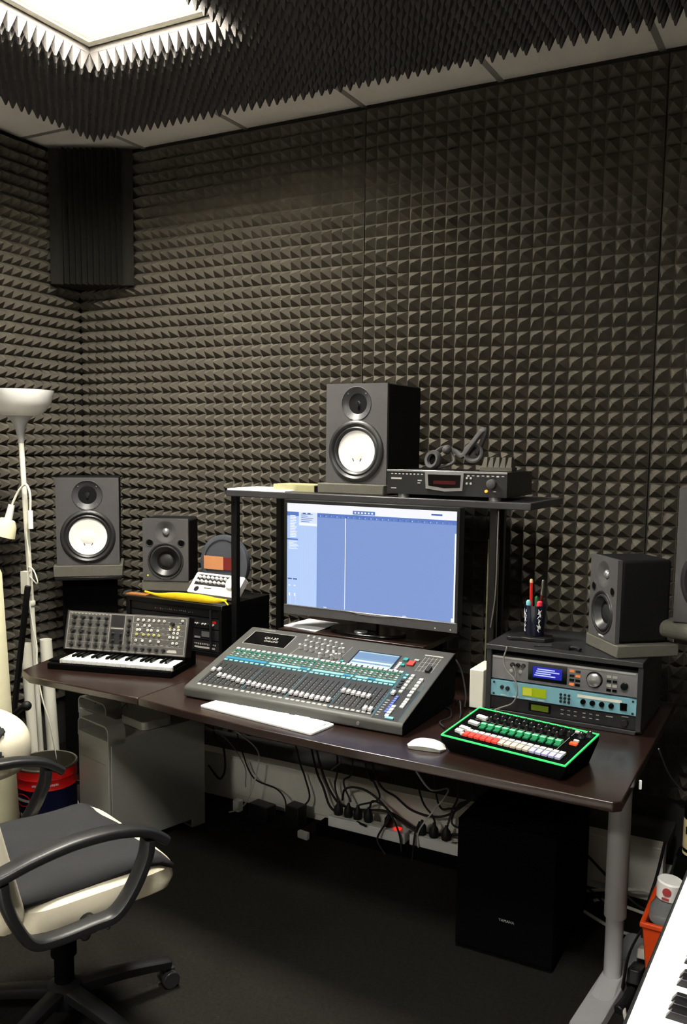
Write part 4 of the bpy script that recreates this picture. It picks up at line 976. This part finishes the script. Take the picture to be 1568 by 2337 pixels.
# ------------------------------------------------------------------ metal bin
t = thing('metal_bin', 'open red and dark blue tin drum with bare metal inside', 'bin', (-2.715, 2.48, 0))
m = MB(); R, Hh = .117, .285
m.lathe([(.0, .004), (R-.004, .004), (R-.002, .0), (R, .004), (R, .08), (R, .205)], 56, ms=[0, 0, 0, 0, 0])
m.lathe([(R, .205), (R+.002, .208), (R, .212), (R, .245), (R+.002, .248), (R, .252), (R, Hh)], 56, 1)
m.lathe([(R, Hh), (R+.004, Hh), (R+.005, Hh+.005), (R+.002, Hh+.009), (R-.004, Hh+.007), (R-.004, Hh), (R-.004, .01), (.0, .01)], 56, 2); m.build('drum', [NAVY, REDP, mat('bare_tin', (150, 146, 134), .3, metal=.85, var=.15, scale=8)], t)
m = MB()
for i in range(15): m.M = RZ(-70+i*3.4) @ TR(R+.0006, 0, .228+.001*(i % 2)) @ RX(0); m.box(-.0002, .0004, -.0026, .0026, -.004, .004, 0)
for i in range(16): m.M = RZ(-118+i*3.2) @ TR(R+.0006, 0, .165); m.box(-.0002, .0004, -.0025, .0025, -.005, .005, 0)
for i in range(30):
    if i % 7 == 6: continue
    m.M = RZ(-140+i*2.9) @ TR(R+.0006, 0, .105); m.box(-.0002, .0004, -.0022, .0022, -.006, .006, 0)
for i in range(40): a = 2*pi*i/40; m.M = RZ(-94+19*cos(a)) @ TR(R+.0006, 0, .165+.024*sin(a)); m.box(-.0002, .0004, -.004, .004, -.0018, .0018, 1)
for i in range(36): m.M = RZ(-150+i*3) @ TR(R+.0004, 0, .07); m.box(-.0002, .0004, -.004, .004, -.016, .016, 1)
m.build('printed_label', [MSL, REDP], t)

# ------------------------------------------------------------------ black subwoofer under the desk
t = thing('subwoofer', 'black box subwoofer on the floor under the right half of the desk', 'subwoofer', (-.80, 2.5, 0), 0)
m = MB(); m.box(-.155, .155, .012, .42, .02, .43); m.build('cabinet', BLKM, t, bevel=.004)
m = MB(); m.box(-.155, .155, 0, .0115, .02, .43); m.build('front_grille', BLKM, t, bevel=.003)
m = MB(); m.M = FRONT(.01, -.0005, .135); m.text('YAMAHA', .012, Matrix()); m.build('maker_plate', MSL, t)
for x in (-.12, .12):
    for y in (.05, .37):
        m = MB(); m.M = TR(x, y, 0); m.lathe([(.018, 0), (.018, .02)], 16, cap0=True); m.build('foot', RUB, t)

# ------------------------------------------------------------------ power strips, plugs, cables below the desk
def strip(label, a, b, n, sw=True):
    a = Vector(a); b = Vector(b); L = (b-a).length; rz = math.degrees(math.atan2(b.y-a.y, b.x-a.x))
    t = thing('power_strip', label, 'power strip', tuple(a), rz)
    m = MB(); m.rbox(0, L, -.028, .028, 0, .042, .006); m.build('body', WHT, t, bevel=.003)
    if sw: m = MB(); m.box(L-.055, L-.03, -.01, .01, .042, .048); m.build('lit_switch', mat('lit_red_switch', (255, 50, 30), .4, emit=(255, 40, 25), es=1.0), t)
    for i in range(n):
        m = MB(); m.M = TR(.03+i*.042, 0, .0425); m.lathe([(.018, 0), (.018, .003), (.0002, .003)], 20); m.build('socket', OFFW, t)
    return t
strip('white power strip with red lit switch in front of the trunking', (-1.70, 3.02, .046), (-1.36, 3.02, .046), 6)
strip('shorter white power strip without lit switch near the subwoofer', (-1.345, 3.03, .046), (-1.04, 3.03, .046), 5, False)
m = MB(); m.box(-1.75, -1.0, 2.985, 3.06, 0, .0455); solo('cable_tray', m, BLKM, 'black cable tray on the floor under both power strips', 'cable tray')
PL = [(-1.665, .1), (-1.62, .1), (-1.578, .1), (-1.53, .095), (-1.44, .09), (-1.30, .095), (-1.25, .095), (-1.20, .095), (-1.13, .095)]
for i, (x, z) in enumerate(PL):
    m = MB(); m.M = TR(x, 3.02, .0925); m.lathe([(.017, 0), (.019, .01), (.017, .032), (.008, .044), (.005, .055), (.0002, .055)], 16)
    solo('mains_plug', m, RUB, f'black mains plug in the {"lit" if i < 5 else "shorter"} power strip, ' + ('first', 'second', 'third', 'fourth', 'fifth beside the red switch', 'first', 'second', 'third', 'fourth')[i] + ' from the left', 'plug', 'mains plugs in the power strips')
ADP = [((-2.02, 3.0), (.1, .06, .07), BLK, 'black power adapter on the floor before the trunking, left of the others'), ((-1.86, 3.01), (.07, .06, .095), BLK, 'tall black power adapter on the floor left of the lit power strip'),
       ((-2.16, 3.02), (.035, .03, .05), WHT, 'small white plug adapter standing on the floor far left of the strips'), ((-1.775, 2.93), (.05, .02, .03), WHT, 'small white connector lying before the lit power strip')]
for (x, y), d, mt, lb in ADP:
    m = MB(); m.bx((0, 0, d[2]/2), d); solo('power_adapter', m, mt, lb, 'adapter', loc=(x, y, 0.0003), rz=-8, bevel=.004)
rnd = random.Random(21)
def cable(pts, r, mt, label, group='cables under the desk'):
    m = MB(); m.tube(pts, r, n=7, sub=8); return solo('cable', m, mt, label, 'cable', group)
YT = 3.06
zt_ = DZ-.03
C = [
 ([(-2.08, 2.95, .70), (-2.15, 3.0, .4), (-2.16, 3.05, .26), (-2.1, 3.05, .15), (-1.98, 3.04, .13), (-1.93, 3.03, .1), (-1.92, 3.03, .05)], .0035, 'black cable looping down to the adapter left of the power strips'),
 ([(-1.95, 3.0, .7), (-1.88, 3.05, .3), (-1.85, 3.06, .2), (-1.82, 3.05, .12), (-1.84, 3.02, .08)], .004, 'black cable dropping to the tall black adapter'),
 ([(-1.85, 2.98, .7), (-1.80, 3.05, .28), (-1.76, 3.06, .17), (-1.72, 3.05, .1), (-1.65, 3.04, .08), (-1.52, 2.98, .09)], .005, 'thick black cable sagging to the left end of the lit strip'),
 ([(-1.82, 2.98, .7), (-1.78, 3.05, .3), (-1.70, 3.05, .14), (-1.6, 3.04, .12), (-1.45, 3.04, .14), (-1.3, 3.04, .09), (-1.12, 3.04, .13), (-1.02, 3.05, .22)], .005, 'long thick black cable swinging along both power strips'),
 ([(-1.70, 3.0, .7), (-1.69, 3.05, .3), (-1.70, 3.05, .2), (-1.68, 3.04, .14)], .004, 'black cable hanging into the first plug of the lit strip'),
 ([(-1.66, 3.0, .7), (-1.62, 3.05, .3), (-1.66, 3.05, .22), (-1.62, 3.04, .145)], .004, 'black cable hanging into the second plug of the lit strip'),
 ([(-1.6, 3.0, .7), (-1.56, 3.05, .3), (-1.52, 3.05, .24), (-1.5, 3.05, .18), (-1.578, 3.03, .145)], .004, 'black cable curling into the third plug of the lit strip'),
 ([(-1.66, 3.04, .145), (-1.64, 3.03, .2), (-1.57, 3.03, .215), (-1.5, 3.03, .19), (-1.4, 3.03, .12), (-1.25, 3.02, .08), (-1.12, 3.02, .1), (-1.05, 3.04, .16)], .0045, 'black cable arching over the lit strip towards the subwoofer'),
 ([(-1.53, 3.03, .145), (-1.51, 3.02, .18), (-1.44, 3.0, .17), (-1.38, 2.98, .1), (-1.36, 2.97, .03)], .004, 'black cable bending from the fourth plug to the floor'),
 ([(-1.44, 3.02, .14), (-1.43, 2.99, .13), (-1.46, 2.96, .06), (-1.42, 2.95, .01)], .004, 'black cable curling down in front of the lit strip'),
 ([(-1.36, 2.98, .7), (-1.33, 3.05, .26), (-1.27, 3.05, .16), (-1.25, 3.03, .14)], .004, 'black cable dropping to the second plug of the shorter strip'),
 ([(-1.28, 3.0, .7), (-1.26, 3.06, .24), (-1.2, 3.06, .2), (-1.14, 3.05, .24), (-1.08, 3.05, .3)], .004, 'black cable rising right above the shorter strip'),
 ([(-1.18, 3.0, .7), (-1.17, 3.06, .3), (-1.19, 3.05, .2), (-1.2, 3.03, .14)], .004, 'black cable hanging straight into the third plug of the shorter strip'),
 ([(-1.1, 3.0, .7), (-1.11, 3.06, .3), (-1.17, 3.06, .22), (-1.19, 3.05, .15), (-1.13, 3.03, .14)], .004, 'black cable making a loop at the fourth plug of the shorter strip'),
 ([(-1.31, 3.02, .14), (-1.315, 2.99, .1), (-1.32, 2.98, .0), ], .004, 'black cable running down over the front of the shorter strip'),
 ([(-1.56, 2.98, .7), (-1.52, 3.05, .28), (-1.42, 3.05, .2), (-1.34, 3.05, .16), (-1.22, 3.05, .17), (-1.1, 3.05, .27)], .0045, 'black cable sagging between the two power strips above them'),
 ([(-2.3, 2.96, .69), (-2.3, 3.04, .32), (-2.26, 3.05, .26), (-2.25, 3.05, .16), (-2.28, 3.05, .11), (-2.34, 3.05, .16)], .0045, 'black cable loop beside the front computer tower'),
 ([(-1.12, 2.9, .7), (-1.1, 3.03, .3), (-1.03, 3.05, .2), (-1.0, 3.06, .16)], .004, 'black cable running down behind the subwoofer'),
 ([(-1.02, 2.9, .7), (-1.06, 3.03, .3), (-1.13, 3.05, .19), (-1.07, 3.05, .12)], .004, 'thin black cable crossing beside the subwoofer'),
]
for p, r, lb in C: cable(p, r, RUB, lb)
cable([(-1.82, 2.32, .70), (-1.98, 2.7, .5), (-2.05, 3.0, .3), (-2.06, 3.02, .2), (-2.08, 2.98, .08), (-2.13, 2.97, .03), (-2.17, 2.97, .01)], .003, CABW, 'white cable curving from the desk edge to the floor by the tower')
cable([(-2.06, 2.45, .70), (-2.07, 2.6, .6), (-2.12, 2.8, .48), (-2.17, 2.97, .4)], .0025, CABG, 'thin grey cable hanging beside the front computer tower')
cable([(-2.3, 2.8, .45), (-2.22, 2.98, .34), (-2.15, 3.05, .2), (-2.14, 3.05, .1)], .0022, CABG, 'thin grey cable falling over the left part of the trunking')
cable([(-1.38, 2.25, .70), (-1.5, 2.6, .55), (-1.62, 2.95, .35), (-1.7, 3.02, .27)], .003, CABG, 'grey cable slanting back under the desk centre')
cable([(-.96, 2.15, .71), (-1.05, 2.5, .5), (-1.18, 2.98, .3), (-1.3, 3.0, .12), (-1.30, 2.99, .05)], .003, CABW, 'pale cable running from desk edge to the shorter power strip')
m = MB(); m.box(-.003, .003, -.004, .004, -.022, 0); solo('cable_end', m, WHT, 'small white connector hanging at the right front desk corner', 'connector', loc=(-.385, 2.3, .728), rz=20)
# trunking side: cables near the right desk leg
R_ = [([(-.86, 3.05, .26), (-.7, 3.05, .16), (-.56, 3.0, .08), (-.45, 2.95, .05), (-.36, 2.9, .14), (-.32, 2.85, .2)], .005, RUB, 'thick black cable drooping behind the right desk leg'),
      ([(-.40, 2.9, .32), (-.42, 2.9, .2), (-.44, 2.85, .1), (-.44, 2.8, .02)], .005, RUB, 'black cable hanging straight beside the right desk leg'),
      ([(-.8, 3.05, .1), (-.72, 3.02, .07), (-.62, 2.96, .05), (-.55, 2.9, .02)], .004, RUB, 'black cable lying left of the right desk leg')]
for p, r, mt, lb in R_: cable(p, r, mt, lb, 'cables near the right desk leg')
cable([(-.63, 2.96, .03), (-.6, 2.97, .035), (-.5, 2.95, .04), (-.37, 2.92, .03), (-.38, 2.84, .015), (-.5, 2.84, .01), (-.6, 2.88, .01), (-.72, 2.95, .02), (-.7, 2.99, .03), (-.52, 2.98, .09), (-.44, 2.96, .1), (-.40, 2.88, .03), (-.36, 2.85, .01)], .0055, CABW, 'coiled white cable on the floor behind the right desk leg', 'cables near the right desk leg')
cable([(-.39, 2.6, .72), (-.38, 2.75, .6), (-.36, 2.9, .5), (-.3, 2.95, .42), (-.25, 2.9, .35)], .0022, CABG, 'thin grey cable leaving the desk towards the right stand', 'cables near the right desk leg')
t = thing('cable_socket', 'black cable socket with white plug lying beside the desk leg foot', 'cable socket', (-.415, 2.62, 0))
m = MB(); m.M = TR(.0, -.05, .0) @ RX(-18); m.rbox(-.02, .02, -.06, .06, .02, .06, .012); m.M = Matrix(); m.tube([(0, -.1, .02), (-.01, -.16, .01), (-.02, -.2, .008)], .016); m.build('socket_body', BLK, t, bevel=.003)
m = MB(); m.M = TR(0, .02, .04) @ RX(-18); m.box(-.014, .014, 0, .055, .01, .04); m.build('plug', OFFW, t, bevel=.003)
m = MB(); m.tube([(0, .07, .04), (.003, .1, .06), (0, .14, .12), (.005, .17, .2)], .005); m.build('black_lead', RUB, t)
cable([(-.425, 2.45, .012), (-.41, 2.4, .01), (-.39, 2.36, .008), (-.36, 2.335, .008)], .0055, CABW, 'short white cable on the carpet by the orange bin', 'cables near the right desk leg')

# ------------------------------------------------------------------ right corner: orange bin, bottles
t = thing('waste_bin', 'orange tapered plastic bin under the piano end', 'bin', (-.26, 2.42, 0))
m = MB(); a, b, h = .075, .105, .33
v = [(s*q, u*q, z) for q, z in ((a, 0), (b, h), (b+.006, h), (b+.006, h+.014), (b-.006, h+.014), (a-.004, .006)) for s, u in ((-1, -1), (1, -1), (1, 1), (-1, 1))]
m.add(v, [(3, 2, 1, 0), (20, 21, 22, 23)] + [(4*k+i, 4*k+(i+1) % 4, 4*k+4+(i+1) % 4, 4*k+4+i) for k in range(5) for i in range(4)])
m.build('body', ORG, t, bevel=.003)
m = MB(); m.box(-.09, .09, -.09, .09, .30, .32); m.build('lining', BLKM, t)
t = thing('water_bottle', 'clear bottle with white cap and red marks sticking out of the orange bin', 'bottle', (-.322, 2.385, .321))
m = MB(); m.M = RY(6); m.lathe([(.0, 0), (.036, .001), (.04, .008), (.04, .04), (.03, .06), (.026, .07)], 28); m.build('bottle_body', GLS, t)
m = MB(); m.M = RY(6); m.lathe([(.026, .0705), (.03, .072), (.034, .118), (.03, .122), (.0002, .122)], 28); m.build('cap', WHT, t)
m = MB(); m.M = RY(6) @ FRONT(-.002, -.0338, .1); m.lathe([(.011, -.002), (.011, .0012), (.0002, .0012)], 18); m.M = RY(6) @ FRONT(0, -.0325, .08); m.box(-.012, .006, -.003, .003, -.001, .001); m.build('printed_mark', mat('dull_red_print', (170, 60, 66), .5), t)
t = thing('liquor_bottle', 'dark brown liquor bottle with cream label by the right picture edge', 'bottle', (-.268, 2.585, .43))
m = MB(); m.lathe([(.0, 0), (.038, .001), (.041, .006), (.041, .15), (.036, .17), (.018, .195), (.014, .21), (.014, .24)], 32); m.build('glass_body', DGLS, t)
m = MB(); m.lathe([(.0145, .225), (.016, .226), (.016, .258), (.0002, .259)], 20); m.build('cap', mat('gold_foil', (190, 150, 50), .35, metal=.7), t)
m = MB(); m.lathe([(.0416, .03), (.0416, .115)], 40, 0); m.lathe([(.0186, .188), (.0156, .205)], 24, 0); m.lathe([(.0418, .012), (.0418, .02)], 40, 0)
m.M = RZ(-22) @ FRONT(0, -.0418, .085); m.text('BC', .03, Matrix(), 1, .0004); m.build('paper_label', [LABC, BLKM], t)
t = thing('wine_bottle', 'dark glass bottle lying low in front of the liquor bottle', 'bottle', (-.258, 2.505, .345))
m = MB(); m.lathe([(.0, 0), (.03, .001), (.033, .005), (.033, .055), (.02, .075), (.013, .085)], 28); m.build('glass_body', DGLS, t); m = MB(); m.lathe([(.0135, .083), (.015, .084), (.015, .1), (.0002, .1)], 20); m.build('cap', SIL, t)
m = MB(); m.tube([(-.045, -.045, .42), (-.06, -.06, .36), (-.10, -.075, .25), (-.15, -.09, .13), (-.165, -.095, .02)], .012, flat=(.3, 1.0)); solo('strap', m, BLK, 'flat black strap hanging down between the desk leg and the orange bin', 'strap', loc=(-.275, 2.6, 0.012))
m = MB(); m.box(-.07, .1, -.045, .05, 0, .4295); solo('black_crate', m, BLKM, 'black upright box holding the liquor bottle at the right edge', 'box', loc=(-.255, 2.59, 0), bevel=.004)

# ------------------------------------------------------------------ digital piano in the right foreground
t = thing('digital_piano', 'black digital piano with white keys cut off at the lower right corner', 'piano', (-.206, 1.93, 0), -91.3)
# local: x runs towards the camera, y runs to the right wall
m = MB(); m.box(-.03, 1.32, 0, .36, .66, .70); m.box(-.03, 0, 0, .36, .70, .745); m.box(-.03, 1.32, .165, .36, .70, .76); m.box(0, 1.32, -.004, .0, .66, .724); m.build('case', BLK, t, bevel=.004)
m1, m2 = MB(), MB(); m1.M = m2.M = TR(.002, .002, .7005)
piano_keys(m1, m2, 52, .0235, .16, .113, .026, 2, .012)
m1.build('white_keys', mat('piano_white', (252, 251, 247), .3, var=.01), t, bevel=.001, seg=1); m2.build('black_keys', mat('piano_black', (24, 22, 26), .35), t, bevel=.0008, seg=1)
for x in (.06, 1.24):
    m = MB(); m.box(x-.02, x+.02, .04, .32, .03, .659); m.box(x-.025, x+.025, 0.0, .36, 0, .03); m.build('leg', BLK, t, bevel=.003)

# ------------------------------------------------------------------ office chair
def chair(label, loc, rz, back=True):
    t = thing('office_chair', label, 'chair', loc, rz, None)
    # seat: cream bolster with black pad
    m = MB(); N = 40; prof = [(.0, .412), (.86, .412), (.96, .425), (1.0, .452), (.985, .482), (.9, .5), (.6, .503), (.0, .503)]
    def sup(a, rx, ry, e=.32): 
        c, s_ = cos(a), sin(a); return (rx*math.copysign(abs(c)**e, c), ry*math.copysign(abs(s_)**e, s_))
    for k in range(len(prof)-1):
        (r0, z0), (r1, z1) = prof[k], prof[k+1]; v = []
        for r, z in ((r0, z0), (r1, z1)):
            for i in range(N):
                x, y = sup(2*pi*i/N, .262*max(r, .001), .222*max(r, .001)); v.append((x, y, z - .02*max(0, (y-.15)/.07)*(1 if r > .5 else 0)*.4))
        m.add(v, [(i, (i+1) % N, N+(i+1) % N, N+i) for i in range(N)], 0, True)
    m.build('seat_cushion', LEATH, t)
    m = MB(); v = []; n = 14
    for j in range(n+1):
        for i in range(n+1):
            x = -.236+.478*i/n; y = -.205+.398*j/n; e = max(abs(2*i/n-1), abs(2*j/n-1)); z = .5045+.012*(1-e**6)+.004*sin(x*30)*sin(y*23)-(.012*max(0, (y-.14)/.05)**2 if y > .14 else 0)
            v.append((x+.012*(y > .17), y, z))
    m.add(v, [(j*(n+1)+i, j*(n+1)+i+1, (j+1)*(n+1)+i+1, (j+1)*(n+1)+i) for j in range(n) for i in range(n)], 0, True)
    o = m.build('seat_pad', LEATB, t); sd = o.modifiers.new('solid', 'SOLIDIFY'); sd.thickness = .012; sd.offset = -1
    # arm loops
    for s_ in (1, -1):
        x = .305*s_
        m = MB()
        m.tube([(x*.97, -.335, .612), (x, -.28, .622), (x, -.2, .64), (x, -.1, .652), (x, 0, .648), (x, .08, .628), (x, .135, .592)], .03, n=14, flat=(.42, .9), up=(0, 0, 1)); m.build('arm_pad', ARM, t)
        m = MB(); m.tube([(x, .09, .605), (x, .082, .56), (x, .045, .49), (x*.985, .0, .44), (x*.97, -.06, .432), (x*.97, -.15, .43), (x*.985, -.205, .445), (x, -.24, .5), (x, -.262, .56), (x, -.27, .61)], .026, n=14, flat=(.95, .5), up=(1, 0, 0))
        m.cyl((x*.8, -.05, .425), (x*.97, -.05, .425), .018, n=12); m.build('arm_frame', ARM, t)
    if back:
        m = MB(); M0 = TR(0, -.185, .46) @ RX(13)
        prof = rrect(-.262, .262, -.02, .62, .07, 8); m.M = M0 @ RX(90); m.prism(prof, -.0, .075, 0, True); m.build('backrest', LEATH, t, bevel=.03, seg=4)
        m = MB(); m.M = M0 @ RX(90); m.prism(rrect(-.15, .15, .1, .58, .05, 6), -.012, .0, 0, True); m.build('backrest_panel', LEATB, t, bevel=.006)
    m = MB(); m.box(-.12, .12, -.12, .12, .385, .411); m.box(-.06, .06, -.09, .09, .34, .385); m.build('tilt_mechanism', BLKMET, t, bevel=.006)
    m = MB(); m.tube([(.08, .02, .37), (.16, .02, .362), (.21, .03, .352)], .005); m.ball((.15, -.02, .32), .0, 8); m.tube([(.05, .03, .345), (.052, .035, .3)], .004, sub=1); m.ball((.052, .037, .275), .022, 14, 0, (1, .8, 1.3)); m.build('levers', mat('clear_grey_knob', (60, 60, 62), .25, spec=.7), t)
    m = MB(); m.cyl((0, 0, .1), (0, 0, .34), .026, n=24); m.cyl((0, 0, .2), (0, 0, .342), .034, n=24); m.build('gas_lift', BLKM, t)
    g = bpy.data.objects.new('star_base', None); COL.objects.link(g); g.parent = t; g.rotation_euler = (0, 0, RAD(2))
    m = MB(); m.lathe([(.0, .06), (.045, .06), (.05, .075), (.045, .115), (.028, .125), (0, .125)], 28)
    for k in range(5):
        a = RAD(82+72*k); c, s2 = cos(a), sin(a)
        m.tube([(.03*c, .03*s2, .098), (.16*c, .16*s2, .09), (.285*c, .285*s2, .072), (.305*c, .305*s2, .068)], lambda u: .026-.008*u, n=12, flat=(.7, 1.0), up=(0, 0, 1))
    m.build('star_arms', ARM, g)
    cs = None
    for k in range(5):
        a = 82+72*k+2; M_ = RZ(a) @ TR(.29, 0, 0)
        if cs is None:
            m = MB()
            for y in (-.016, .016): m.cyl((.012, y-.009, .025), (.012, y+.009, .025), .025, n=24)
            m.cyl((.0, 0, .03), (0, 0, .075), .008, n=10); m.box(-.012, .03, -.006, .006, .028, .052); cs = m.build('caster', mat('caster_grey', (46, 46, 48), .35), t, bevel=.002); cs.matrix_local = M_
        else: dup_part(cs, M_, t)
    return t
chair('white and black office chair in the left foreground, seat and armrests in view', (-1.744, 1.636, 0), -20)
# second seat whose padded edge shows behind the chair
t = thing('padded_stool', 'cream padded seat with black panel behind the office chair, at the left edge', 'seat', (-2.51, 1.96, 0), 0)
m = MB(); m.ball((0, 0, .56), .235, 80, 0, (1, .55, .5), .75); m.build('cushion', LEATH, t)
m = MB(); m.ball((0, 0, .56), .2425, 160, 0, (1, .55, .505), .75)
fs = []
for f in m.f:
    c = sum((Vector(m.v[i]) for i in f), Vector())/4
    if c.y < -.02 and c.y < -.03 and c.x < .245-.3*(c.z-.53) and c.z > .53: fs.append(f)
m.f = fs; m.m = [0]*len(fs); m.s = [True]*len(fs)
o = m.build('black_panel', LEATB, t); sd = o.modifiers.new('solid', 'SOLIDIFY'); sd.thickness = .006; sd.offset = 1
m = MB(); m.cyl((0, 0, .03), (0, 0, .44), .03, n=20); m.lathe([(.0, .0), (.2, .0), (.2, .012), (.04, .03)], 36); m.build('pedestal', BLKMET, t)
bpy.context.view_layer.update()
